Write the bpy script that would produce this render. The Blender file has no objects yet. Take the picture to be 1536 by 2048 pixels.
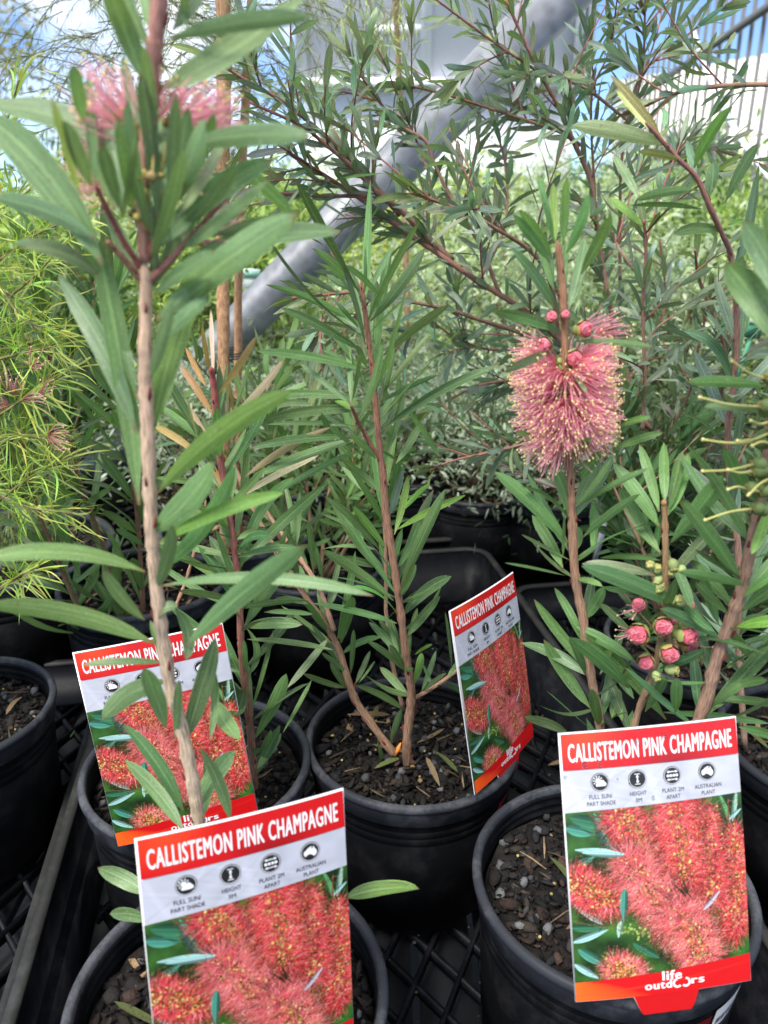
import bpy, math
import numpy as np
from mathutils import Vector, Matrix
sc = bpy.context.scene
R = math.radians

# ---------------------------------------------------------------- camera
F, CX, CY = 1560.0, 768.0, 1024.0        # focal length in photo pixels, photo centre
PITCH = R(20.5)
H = 0.622                                # eye height above the tray floor
cp, sp = math.cos(PITCH), math.sin(PITCH)
cam_d = bpy.data.cameras.new('camera')
cam = bpy.data.objects.new('camera', cam_d)
sc.collection.objects.link(cam)
sc.camera = cam
cam.location = (0, 0, H)
cam.rotation_euler = (math.pi / 2 - PITCH, 0, 0)
cam_d.sensor_fit = 'VERTICAL'
cam_d.sensor_height = 36.0
cam_d.lens = F / 2048 * 36.0
cam_d.clip_start = 0.02
cam_d.clip_end = 400
cam_d.dof.use_dof = True
cam_d.dof.focus_distance = 0.62
cam_d.dof.aperture_fstop = 8.5

# ---------------------------------------------------------------- sky, sun, exposure
SUN_EL, SUN_AZ = 56.0, 212.0             # elevation, azimuth measured from +y towards +x
w = bpy.data.worlds.new('World')
sc.world = w
w.use_nodes = True
nt = w.node_tree
nt.nodes.clear()
out = nt.nodes.new('ShaderNodeOutputWorld')
bg = nt.nodes.new('ShaderNodeBackground')
sky = nt.nodes.new('ShaderNodeTexSky')
sky.sky_type = 'NISHITA'
sky.sun_disc = False
sky.sun_elevation = R(SUN_EL)
sky.sun_rotation = R(SUN_AZ)
sky.air_density = 0.5
sky.dust_density = 0.0
sky.ozone_density = 4.0
tc = nt.nodes.new('ShaderNodeTexCoord')
cn = nt.nodes.new('ShaderNodeTexNoise')
cn.inputs['Scale'].default_value = 2.6
cn.inputs['Detail'].default_value = 7
cn.inputs['Roughness'].default_value = 0.6
cr = nt.nodes.new('ShaderNodeValToRGB')
cr.color_ramp.elements[0].position = 0.48
cr.color_ramp.elements[1].position = 0.66
mx = nt.nodes.new('ShaderNodeMix')
mx.data_type = 'RGBA'
mx.inputs[7].default_value = (6.6, 6.8, 7.2, 1)   # sunlit cloud, in the sky texture's physical units
mpn = nt.nodes.new('ShaderNodeMapping')
mpn.inputs['Location'].default_value = (0.7, 0, 0)
nt.links.new(tc.outputs['Generated'], mpn.inputs['Vector'])
nt.links.new(mpn.outputs[0], cn.inputs['Vector'])
nt.links.new(cn.outputs['Fac'], cr.inputs['Fac'])
sz = nt.nodes.new('ShaderNodeSeparateXYZ')
nt.links.new(tc.outputs['Generated'], sz.inputs[0])
ov = nt.nodes.new('ShaderNodeMapRange')           # cloud added overhead, out of view, to make the light softer and whiter
ov.inputs[1].default_value = 0.35; ov.inputs[2].default_value = 0.75
ov.inputs[3].default_value = 0.0; ov.inputs[4].default_value = 0.9
nt.links.new(sz.outputs[2], ov.inputs[0])
mm_ = nt.nodes.new('ShaderNodeMath'); mm_.operation = 'MAXIMUM'
nt.links.new(cr.outputs['Color'], mm_.inputs[0]); nt.links.new(ov.outputs[0], mm_.inputs[1])
nt.links.new(mm_.outputs[0], mx.inputs[0])
nt.links.new(sky.outputs['Color'], mx.inputs[6])
nt.links.new(mx.outputs[2], bg.inputs['Color'])
bg.inputs['Strength'].default_value = 0.12
nt.links.new(bg.outputs[0], out.inputs[0])

sd = bpy.data.lights.new('sun', 'SUN')
sd.energy = 2.5
sd.angle = R(18)
sd.color = (1.0, 0.96, 0.9)
sun = bpy.data.objects.new('sun', sd)
sc.collection.objects.link(sun)
az = R(SUN_AZ); el = R(SUN_EL)
sdir = Vector((math.sin(az) * math.cos(el), math.cos(az) * math.cos(el), math.sin(el)))
sun.rotation_euler = sdir.to_track_quat('Z', 'Y').to_euler()

sc.view_settings.view_transform = 'Standard'
sc.view_settings.look = 'None'
sc.view_settings.exposure = 1.28
sc.view_settings.gamma = 1.0
sc.cycles.max_bounces = 6
sc.cycles.transparent_max_bounces = 6
sc.cycles.use_denoising = True

# ---------------------------------------------------------------- helpers
rng = np.random.default_rng(7)
COL = sc.collection


def P(px, py, fwd):
    """photo pixel (px,py) at forward ground distance fwd (metres) -> world point"""
    u = (CY - py) / F
    d = fwd / (cp + sp * u)
    return np.array([(px - CX) / F * d, fwd, H + d * (u * cp - sp)])


def lnk(o, parent=None):
    COL.objects.link(o)
    if parent is not None:
        o.parent = parent
    return o


def empty(name, loc, label, cat, group=None, rz=0.0):
    o = bpy.data.objects.new(name, None)
    COL.objects.link(o)
    o.location = loc
    o.rotation_euler = (0, 0, rz)
    o.empty_display_size = 0.02
    tag(o, label, cat, group)
    return o


def tag(o, label=None, cat=None, group=None, kind=None):
    if label: o['label'] = label
    if cat: o['category'] = cat
    if group: o['group'] = group
    if kind: o['kind'] = kind
    return o


class MB:
    """collects polygons (any size) with point attributes Col (rgb) and lc (vector)"""
    def __init__(s):
        s.V = []; s.C = []; s.L = []; s.F = []; s.n = 0

    def add(s, V, F, col=(1, 1, 1), lc=None):
        V = np.asarray(V, float).reshape(-1, 3)
        n = len(V)
        c = np.asarray(col, float)
        if c.ndim == 1: c = np.tile(c, (n, 1))
        l = np.zeros((n, 3)) if lc is None else np.asarray(lc, float).reshape(-1, 3)
        s.V.append(V); s.C.append(c); s.L.append(l)
        F = np.asarray(F)
        s.F.append(F + s.n)
        s.n += n

    def box(s, c, size, rot=None, col=(1, 1, 1)):
        x, y, z = np.array(size) / 2
        v = np.array([[-x, -y, -z], [x, -y, -z], [x, y, -z], [-x, y, -z], [-x, -y, z], [x, -y, z], [x, y, z], [-x, y, z]])
        if rot is not None: v = v @ np.array(rot).T
        s.add(v + np.array(c), [[0, 3, 2, 1], [4, 5, 6, 7], [0, 1, 5, 4], [1, 2, 6, 5], [2, 3, 7, 6], [3, 0, 4, 7]], col)

    def tube(s, pts, rad, n=8, col=(1, 1, 1), cap=True, rough=0.0):
        pts = np.asarray(pts, float)
        m = len(pts)
        rad = np.broadcast_to(np.asarray(rad, float), (m,))
        T = np.gradient(pts, axis=0)
        T /= np.linalg.norm(T, axis=1)[:, None] + 1e-12
        ref = np.array([1.0, 0, 0]) if abs(T[0][0]) < 0.8 else np.array([0, 1.0, 0])
        A = np.cross(T, ref); A /= np.linalg.norm(A, axis=1)[:, None] + 1e-12
        B = np.cross(T, A)
        th = np.linspace(0, 2 * np.pi, n, endpoint=False)
        rr = rad[:, None] * (1 + rough * rng.normal(size=(m, n)))
        V = pts[:, None] + rr[..., None] * (np.cos(th)[None, :, None] * A[:, None] + np.sin(th)[None, :, None] * B[:, None])
        i = np.arange(m - 1)[:, None] * n; j = np.arange(n)[None]; j2 = (j + 1) % n
        Fq = np.stack([i + j, i + j2, i + n + j2, i + n + j], -1).reshape(-1, 4)
        le = np.concatenate([[0], np.cumsum(np.linalg.norm(np.diff(pts, axis=0), axis=1))])
        lc = np.zeros((m, n, 3)); lc[..., 0] = th[None] / (2 * np.pi); lc[..., 1] = le[:, None]
        c = np.asarray(col, float)
        if c.ndim == 2: c = np.repeat(c, n, axis=0)
        V = V.reshape(-1, 3)
        base = s.n
        s.add(V, Fq, c, lc)
        if cap:
            s.F.append(np.array([list(range(base + n - 1, base - 1, -1))]))
            s.F.append(np.array([list(range(base + (m - 1) * n, base + m * n))]))

    def build(s, name, mat, parent=None, smooth=True):
        me = bpy.data.meshes.new(name)
        V = np.concatenate(s.V); 
        sizes = np.concatenate([np.full(len(f), f.shape[1]) for f in s.F])
        loops = np.concatenate([f.reshape(-1) for f in s.F])
        me.vertices.add(len(V)); me.vertices.foreach_set('co', V.astype(np.float32).ravel())
        me.loops.add(len(loops)); me.loops.foreach_set('vertex_index', loops.astype(np.int32))
        me.polygons.add(len(sizes))
        st = np.concatenate([[0], np.cumsum(sizes)[:-1]])
        me.polygons.foreach_set('loop_start', st.astype(np.int32))
        me.polygons.foreach_set('loop_total', sizes.astype(np.int32))
        if smooth: me.polygons.foreach_set('use_smooth', np.ones(len(sizes), bool))
        C = np.concatenate(s.C)
        a = me.color_attributes.new('Col', 'FLOAT_COLOR', 'POINT')
        a.data.foreach_set('color', np.concatenate([C, np.ones((len(C), 1))], 1).astype(np.float32).ravel())
        b = me.attributes.new('lc', 'FLOAT_VECTOR', 'POINT')
        b.data.foreach_set('vector', np.concatenate(s.L).astype(np.float32).ravel())
        me.update(calc_edges=True)
        me.validate()
        me.materials.append(mat)
        o = bpy.data.objects.new(name, me)
        return lnk(o, parent)


def relocate(root):
    """geometry was modelled in world space: make children keep it under a moved root"""
    M = Matrix.Translation(root.location).inverted() if root.rotation_euler.z == 0 else root.matrix_basis.inverted()
    for ch in root.children:
        ch.matrix_parent_inverse = M


def smooth_line(pts, k):
    pts = np.asarray(pts, float)
    n = len(pts)
    if n < 3:
        t = np.linspace(0, 1, k)[:, None]
        return pts[0] * (1 - t) + pts[-1] * t
    ext = np.vstack([2 * pts[0] - pts[1], pts, 2 * pts[-1] - pts[-2]])
    res = []
    for t in np.linspace(0, n - 1, k):
        i = min(int(t), n - 2); f = t - i
        p0, p1, p2, p3 = ext[i], ext[i + 1], ext[i + 2], ext[i + 3]
        res.append(0.5 * (2 * p1 + (p2 - p0) * f + (2 * p0 - 5 * p1 + 4 * p2 - p3) * f * f + (3 * p1 - p0 - 3 * p2 + p3) * f ** 3))
    return np.array(res)


# ---------------------------------------------------------------- materials
def newmat(name):
    m = bpy.data.materials.new(name)
    m.use_nodes = True
    t = m.node_tree
    b = t.nodes['Principled BSDF']
    return m, t, b


def simple(name, col, rough=0.5, spec=0.5, noise=0.0, nscale=30, metal=0.0, bump=0.0, bscale=200):
    m, t, b = newmat(name)
    b.inputs['Base Color'].default_value = (*col, 1)
    b.inputs['Roughness'].default_value = rough
    b.inputs['Specular IOR Level'].default_value = spec
    b.inputs['Metallic'].default_value = metal
    tcn = t.nodes.new('ShaderNodeTexCoord')
    if noise:
        n = t.nodes.new('ShaderNodeTexNoise'); n.inputs['Scale'].default_value = nscale; n.inputs['Detail'].default_value = 6
        mr = t.nodes.new('ShaderNodeMapRange')
        mr.inputs[1].default_value = 0.3; mr.inputs[2].default_value = 0.7
        mr.inputs[3].default_value = 1 - noise; mr.inputs[4].default_value = 1 + noise
        v = t.nodes.new('ShaderNodeVectorMath'); v.operation = 'SCALE'
        v.inputs[0].default_value = col
        t.links.new(tcn.outputs['Object'], n.inputs['Vector']); t.links.new(n.outputs['Fac'], mr.inputs[0])
        t.links.new(mr.outputs[0], v.inputs['Scale']); t.links.new(v.outputs[0], b.inputs['Base Color'])
    if bump:
        n = t.nodes.new('ShaderNodeTexNoise'); n.inputs['Scale'].default_value = bscale; n.inputs['Detail'].default_value = 4
        bp = t.nodes.new('ShaderNodeBump'); bp.inputs['Strength'].default_value = bump; bp.inputs['Distance'].default_value = 0.001
        t.links.new(tcn.outputs['Object'], n.inputs['Vector']); t.links.new(n.outputs['Fac'], bp.inputs['Height'])
        t.links.new(bp.outputs[0], b.inputs['Normal'])
    return m


def leafmat(name, rough=0.42, trans=0.22, detail=True, spec=0.45):
    m, t, b = newmat(name)
    at = t.nodes.new('ShaderNodeAttribute'); at.attribute_name = 'Col'
    b.inputs['Roughness'].default_value = rough
    b.inputs['Specular IOR Level'].default_value = spec
    col = at.outputs['Color']
    if detail:
        lc = t.nodes.new('ShaderNodeAttribute'); lc.attribute_name = 'lc'
        sx = t.nodes.new('ShaderNodeSeparateXYZ'); t.links.new(lc.outputs['Vector'], sx.inputs[0])
        ab = t.nodes.new('ShaderNodeMath'); ab.operation = 'ABSOLUTE'; t.links.new(sx.outputs[0], ab.inputs[0])
        # pale midrib and margin
        mr = t.nodes.new('ShaderNodeMapRange'); mr.inputs[1].default_value = 0.04; mr.inputs[2].default_value = 0.13
        mr.inputs[3].default_value = 0.7; mr.inputs[4].default_value = 0.0
        t.links.new(ab.outputs[0], mr.inputs[0])
        ed = t.nodes.new('ShaderNodeMapRange'); ed.inputs[1].default_value = 0.88; ed.inputs[2].default_value = 0.97
        ed.inputs[3].default_value = 0.0; ed.inputs[4].default_value = 0.45
        t.links.new(ab.outputs[0], ed.inputs[0])
        mxm = t.nodes.new('ShaderNodeMath'); mxm.operation = 'MAXIMUM'
        t.links.new(mr.outputs[0], mxm.inputs[0]); t.links.new(ed.outputs[0], mxm.inputs[1])
        # blotchy surface
        tcn = t.nodes.new('ShaderNodeTexCoord')
        n = t.nodes.new('ShaderNodeTexNoise'); n.inputs['Scale'].default_value = 1100; n.inputs['Detail'].default_value = 6
        t.links.new(tcn.outputs['Object'], n.inputs['Vector'])
        n2 = t.nodes.new('ShaderNodeMapRange'); n2.inputs[1].default_value = 0.32; n2.inputs[2].default_value = 0.68
        n2.inputs[3].default_value = 0.84; n2.inputs[4].default_value = 1.18
        t.links.new(n.outputs['Fac'], n2.inputs[0])
        mp = t.nodes.new('ShaderNodeMapping'); mp.inputs['Scale'].default_value = (5.5, 2.2, 60)
        t.links.new(lc.outputs['Vector'], mp.inputs['Vector'])
        n5 = t.nodes.new('ShaderNodeTexNoise'); n5.inputs['Scale'].default_value = 1.0; n5.inputs['Detail'].default_value = 5; n5.inputs['Roughness'].default_value = 0.7
        t.links.new(mp.outputs[0], n5.inputs['Vector'])
        n6 = t.nodes.new('ShaderNodeMapRange'); n6.inputs[1].default_value = 0.3; n6.inputs[2].default_value = 0.7
        n6.inputs[3].default_value = 0.62; n6.inputs[4].default_value = 1.45
        t.links.new(n5.outputs['Fac'], n6.inputs[0])
        pr_ = t.nodes.new('ShaderNodeMath'); pr_.operation = 'MULTIPLY'
        t.links.new(n2.outputs[0], pr_.inputs[0]); t.links.new(n6.outputs[0], pr_.inputs[1])
        vs = t.nodes.new('ShaderNodeVectorMath'); vs.operation = 'SCALE'
        t.links.new(col, vs.inputs[0]); t.links.new(pr_.outputs[0], vs.inputs['Scale'])
        rr_ = t.nodes.new('ShaderNodeMapRange'); rr_.inputs[1].default_value = 0.3; rr_.inputs[2].default_value = 0.7
        rr_.inputs[3].default_value = 0.60; rr_.inputs[4].default_value = 0.38
        t.links.new(n5.outputs['Fac'], rr_.inputs[0]); t.links.new(rr_.outputs[0], b.inputs['Roughness'])
        # underside paler and greyer
        ge = t.nodes.new('ShaderNodeNewGeometry')
        under = t.nodes.new('ShaderNodeMix'); under.data_type = 'RGBA'; under.blend_type = 'ADD'
        fm = t.nodes.new('ShaderNodeMath'); fm.operation = 'MULTIPLY'; fm.inputs[1].default_value = 1.0
        t.links.new(ge.outputs['Backfacing'], fm.inputs[0]); t.links.new(fm.outputs[0], under.inputs[0])
        under.inputs[7].default_value = (0.022, 0.03, 0.022, 1)
        t.links.new(vs.outputs[0], under.inputs[6])
        mm = t.nodes.new('ShaderNodeMix'); mm.data_type = 'RGBA'; mm.blend_type = 'ADD'
        mm.inputs[7].default_value = (0.09, 0.12, 0.05, 1)
        t.links.new(mxm.outputs[0], mm.inputs[0]); t.links.new(under.outputs[2], mm.inputs[6])
        col = mm.outputs[2]
        bp = t.nodes.new('ShaderNodeBump'); bp.inputs['Strength'].default_value = 0.25; bp.inputs['Distance'].default_value = 0.0006
        t.links.new(n.outputs['Fac'], bp.inputs['Height']); t.links.new(bp.outputs[0], b.inputs['Normal'])
    if detail:
        tp = t.nodes.new('ShaderNodeMapRange'); tp.inputs[1].default_value = 0.93; tp.inputs[2].default_value = 1.0
        t.links.new(sx.outputs[1], tp.inputs[0])
        rn = t.nodes.new('ShaderNodeMath'); rn.operation = 'GREATER_THAN'; rn.inputs[1].default_value = 0.45
        t.links.new(sx.outputs[2], rn.inputs[0])
        tm = t.nodes.new('ShaderNodeMath'); tm.operation = 'MULTIPLY'
        t.links.new(tp.outputs[0], tm.inputs[0]); t.links.new(rn.outputs[0], tm.inputs[1])
        sn = t.nodes.new('ShaderNodeTexNoise'); sn.inputs['Scale'].default_value = 260; sn.inputs['Detail'].default_value = 3
        t.links.new(tcn.outputs['Object'], sn.inputs['Vector'])
        sm = t.nodes.new('ShaderNodeMapRange'); sm.inputs[1].default_value = 0.69; sm.inputs[2].default_value = 0.74; sm.inputs[4].default_value = 0.7
        t.links.new(sn.outputs['Fac'], sm.inputs[0])
        mxx = t.nodes.new('ShaderNodeMath'); mxx.operation = 'MAXIMUM'
        t.links.new(tm.outputs[0], mxx.inputs[0]); t.links.new(sm.outputs[0], mxx.inputs[1])
        bm_ = t.nodes.new('ShaderNodeMix'); bm_.data_type = 'RGBA'; bm_.inputs[7].default_value = (0.16, 0.10, 0.045, 1)
        t.links.new(mxx.outputs[0], bm_.inputs[0]); t.links.new(col, bm_.inputs[6])
        # dried water specks
        wn = t.nodes.new('ShaderNodeTexNoise'); wn.inputs['Scale'].default_value = 620; wn.inputs['Detail'].default_value = 2
        t.links.new(tcn.outputs['Object'], wn.inputs['Vector'])
        wm = t.nodes.new('ShaderNodeMapRange'); wm.inputs[1].default_value = 0.66; wm.inputs[2].default_value = 0.72; wm.inputs[4].default_value = 0.35
        t.links.new(wn.outputs['Fac'], wm.inputs[0])
        wx = t.nodes.new('ShaderNodeMix'); wx.data_type = 'RGBA'; wx.inputs[7].default_value = (0.42, 0.46, 0.40, 1)
        t.links.new(wm.outputs[0], wx.inputs[0]); t.links.new(bm_.outputs[2], wx.inputs[6])
        col = wx.outputs[2]
    t.links.new(col, b.inputs['Base Color'])
    tr = t.nodes.new('ShaderNodeBsdfTranslucent')
    hs = t.nodes.new('ShaderNodeMix'); hs.data_type = 'RGBA'; hs.blend_type = 'MULTIPLY'; hs.inputs[0].default_value = 1
    hs.inputs[7].default_value = (1.6, 1.75, 0.85, 1)
    t.links.new(col, hs.inputs[6]); t.links.new(hs.outputs[2], tr.inputs['Color'])
    ms = t.nodes.new('ShaderNodeMixShader'); ms.inputs[0].default_value = trans
    t.links.new(b.outputs[0], ms.inputs[1]); t.links.new(tr.outputs[0], ms.inputs[2])
    t.links.new(ms.outputs[0], t.nodes['Material Output'].inputs[0])
    return m


def colmat(name, rough=0.6, spec=0.3, bark=False, bump=0.0, bscale=200, trans=0.0):
    m, t, b = newmat(name)
    at = t.nodes.new('ShaderNodeAttribute'); at.attribute_name = 'Col'
    b.inputs['Roughness'].default_value = rough
    b.inputs['Specular IOR Level'].default_value = spec
    col = at.outputs['Color']
    hgt = None
    if bark:
        lc = t.nodes.new('ShaderNodeAttribute'); lc.attribute_name = 'lc'
        mp = t.nodes.new('ShaderNodeMapping'); mp.inputs['Scale'].default_value = (14, 60, 1)
        t.links.new(lc.outputs['Vector'], mp.inputs['Vector'])
        n = t.nodes.new('ShaderNodeTexNoise'); n.inputs['Scale'].default_value = 1.6; n.inputs['Detail'].default_value = 8
        n.inputs['Roughness'].default_value = 0.7
        t.links.new(mp.outputs[0], n.inputs['Vector'])
        mr = t.nodes.new('ShaderNodeMapRange'); mr.inputs[1].default_value = 0.3; mr.inputs[2].default_value = 0.7
        mr.inputs[3].default_value = 0.28; mr.inputs[4].default_value = 1.65
        t.links.new(n.outputs['Fac'], mr.inputs[0])
        vs = t.nodes.new('ShaderNodeVectorMath'); vs.operation = 'SCALE'
        t.links.new(col, vs.inputs[0]); t.links.new(mr.outputs[0], vs.inputs['Scale'])
        col = vs.outputs[0]; hgt = n.outputs['Fac']
    if bump:
        if hgt is None:
            tcn = t.nodes.new('ShaderNodeTexCoord')
            n = t.nodes.new('ShaderNodeTexNoise'); n.inputs['Scale'].default_value = bscale; n.inputs['Detail'].default_value = 6
            t.links.new(tcn.outputs['Object'], n.inputs['Vector']); hgt = n.outputs['Fac']
        bp = t.nodes.new('ShaderNodeBump'); bp.inputs['Strength'].default_value = bump; bp.inputs['Distance'].default_value = 0.002
        t.links.new(hgt, bp.inputs['Height']); t.links.new(bp.outputs[0], b.inputs['Normal'])
    t.links.new(col, b.inputs['Base Color'])
    if trans:
        tr = t.nodes.new('ShaderNodeBsdfTranslucent'); t.links.new(col, tr.inputs['Color'])
        ms = t.nodes.new('ShaderNodeMixShader'); ms.inputs[0].default_value = trans
        t.links.new(b.outputs[0], ms.inputs[1]); t.links.new(tr.outputs[0], ms.inputs[2])
        t.links.new(ms.outputs[0], t.nodes['Material Output'].inputs[0])
    return m


M_LEAF = leafmat('leaf')
M_FAR = leafmat('far_leaf', rough=0.5, trans=0.3, detail=False)
M_NEEDLE = leafmat('needle_leaf', rough=0.5, trans=0.25, detail=False)
M_BARK = colmat('bark', rough=0.8, spec=0.2, bark=True, bump=0.8)
M_COL = colmat('painted_parts', rough=0.55, spec=0.3)
M_FIL = colmat('stamen', rough=0.5, spec=0.3, trans=0.5)
M_SOIL = colmat('potting_mix', rough=0.85, spec=0.25, bump=0.9, bscale=450)
M_PRINT = colmat('printed_card', rough=0.30, spec=0.5, bump=0.12, bscale=55)


def plastic(name, base, dust):
    m, t, b = newmat(name)
    tcn = t.nodes.new('ShaderNodeTexCoord')
    n = t.nodes.new('ShaderNodeTexNoise'); n.inputs['Scale'].default_value = 28; n.inputs['Detail'].default_value = 9
    n.inputs['Roughness'].default_value = 0.75
    t.links.new(tcn.outputs['Object'], n.inputs['Vector'])
    n3 = t.nodes.new('ShaderNodeTexNoise'); n3.inputs['Scale'].default_value = 900; n3.inputs['Detail'].default_value = 2
    t.links.new(tcn.outputs['Object'], n3.inputs['Vector'])
    r = t.nodes.new('ShaderNodeMapRange'); r.inputs[1].default_value = 0.48; r.inputs[2].default_value = 0.66
    t.links.new(n.outputs['Fac'], r.inputs[0])
    r3 = t.nodes.new('ShaderNodeMapRange'); r3.inputs[1].default_value = 0.68; r3.inputs[2].default_value = 0.76
    r3.inputs[4].default_value = 0.8
    t.links.new(n3.outputs['Fac'], r3.inputs[0])
    mxm = t.nodes.new('ShaderNodeMath'); mxm.operation = 'MAXIMUM'
    t.links.new(r.outputs[0], mxm.inputs[0]); t.links.new(r3.outputs[0], mxm.inputs[1])
    mm = t.nodes.new('ShaderNodeMix'); mm.data_type = 'RGBA'
    mm.inputs[6].default_value = (*base, 1); mm.inputs[7].default_value = (*dust, 1)
    t.links.new(mxm.outputs[0], mm.inputs[0]); t.links.new(mm.outputs[2], b.inputs['Base Color'])
    b.inputs['Roughness'].default_value = 0.5
    b.inputs['Specular IOR Level'].default_value = 0.14
    bp = t.nodes.new('ShaderNodeBump'); bp.inputs['Strength'].default_value = 0.15; bp.inputs['Distance'].default_value = 0.0006
    t.links.new(n3.outputs['Fac'], bp.inputs['Height']); t.links.new(bp.outputs[0], b.inputs['Normal'])
    return m


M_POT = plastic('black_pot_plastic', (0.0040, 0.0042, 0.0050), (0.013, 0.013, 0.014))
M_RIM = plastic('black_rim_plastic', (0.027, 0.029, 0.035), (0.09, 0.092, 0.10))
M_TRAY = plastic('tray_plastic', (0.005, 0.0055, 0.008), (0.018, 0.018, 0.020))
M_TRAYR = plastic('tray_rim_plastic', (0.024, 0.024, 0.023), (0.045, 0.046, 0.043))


# ---------------------------------------------------------------- leaf engine
def prof(t, kind='lance'):
    if kind == 'lance':
        return np.interp(t, [0, .05, .13, .25, .4, .65, .8, .9, .96, 1], [.13, .2, .55, .82, .97, 1, .88, .62, .34, .02])
    return np.interp(t, [0, .15, .5, .85, 1], [.3, .9, 1, .7, .05])


def add_leaves(mb, Cn, side, W, cols, across=5, fold=0.16, kind='lance', red=0.0):
    N, S, _ = Cn.shape
    T = np.gradient(Cn, axis=1)
    T /= np.linalg.norm(T, axis=2)[..., None] + 1e-12
    sd_ = side[:, None, :] - T * np.sum(side[:, None, :] * T, axis=2)[..., None]
    sd_ /= np.linalg.norm(sd_, axis=2)[..., None] + 1e-12
    nr = np.cross(sd_, T)
    flip = np.sign(np.mean(nr[..., 2], axis=1)); flip[flip == 0] = 1
    sd_ = sd_ * flip[:, None, None]; nr = nr * flip[:, None, None]
    t = np.linspace(0, 1, S)
    wd = prof(t, kind)[None] * W[:, None] * 0.5
    a = np.linspace(-1, 1, across)
    tw = rng.normal(0, 0.45, N)[:, None] * (t[None] - 0.3)          # gentle twist
    s2 = sd_ * np.cos(tw)[..., None] + nr * np.sin(tw)[..., None]
    n2 = nr * np.cos(tw)[..., None] - sd_ * np.sin(tw)[..., None]
    V = Cn[:, :, None] + s2[:, :, None] * (a[None, None, :, None] * wd[..., None, None]) \
        + n2[:, :, None] * (fold * (np.abs(a) ** 1.2)[None, None, :, None] * wd[..., None, None])
    lc = np.zeros((N, S, across, 3)); lc[..., 0] = a; lc[..., 1] = t[None, :, None]; lc[..., 2] = rng.random(N)[:, None, None]
    c = np.broadcast_to(cols[:, None, None, :], (N, S, across, 3)).copy()
    # tips and bases differ slightly
    if red > 0:
        m = (t < 0.035)
        c[:, m] = np.array([0.16, 0.03, 0.025]) * red + c[:, m] * (1 - red)
    i = np.arange(S - 1)[:, None] * across; j = np.arange(across - 1)[None]
    q = np.stack([i + j, i + j + 1, i + across + j + 1, i + across + j], -1).reshape(-1, 4)
    Fq = (np.arange(N)[:, None, None] * (S * across) + q[None]).reshape(-1, 4)
    mb.add(V.reshape(-1, 3), Fq, c.reshape(-1, 3), lc.reshape(-1, 3))


G_MID = (0.062, 0.118, 0.040)
G_DARK = (0.034, 0.078, 0.028)
G_GREY = (0.078, 0.125, 0.066)
G_BRIGHT = (0.085, 0.175, 0.035)
G_BLUE = (0.060, 0.105, 0.072)
BRONZE = (0.17, 0.10, 0.038)
TANP = (0.24, 0.19, 0.13)
PALE = (0.21, 0.21, 0.14)
PINKP = (0.27, 0.20, 0.165)
OLIVE = (0.11, 0.115, 0.028)
YEL = (0.5, 0.33, 0.02)
PALEG = (0.14, 0.18, 0.11)


class Stemset:
    """pixel polylines with forward distances, radii in metres"""
    def __init__(s): s.S = []; s.smp = []

    def add(s, pts, f0, f1, r0, r1, O=(0, 0), S=1.0, col=(0.36, 0.21, 0.125), fl=None):
        pts = [(O[0] + p[0] / S, O[1] + p[1] / S) for p in pts]
        n = len(pts)
        fw = np.linspace(f0, f1, n) if fl is None else np.array(fl)
        k = max(8, n * 7)
        line = smooth_line([(p[0], p[1], f) for p, f in zip(pts, fw)], k)
        W = np.array([P(*q) for q in line])
        s.smp.append(line)
        s.S.append((W, np.linspace(r0, r1, k), col))
        return W

    def near(s, x, y):
        best = None
        for L in s.smp:
            d = (L[:, 0] - x) ** 2 + (L[:, 1] - y) ** 2
            i = int(np.argmin(d))
            if best is None or d[i] < best[0]: best = (d[i], L[i, 2])
        return best[1]


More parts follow.
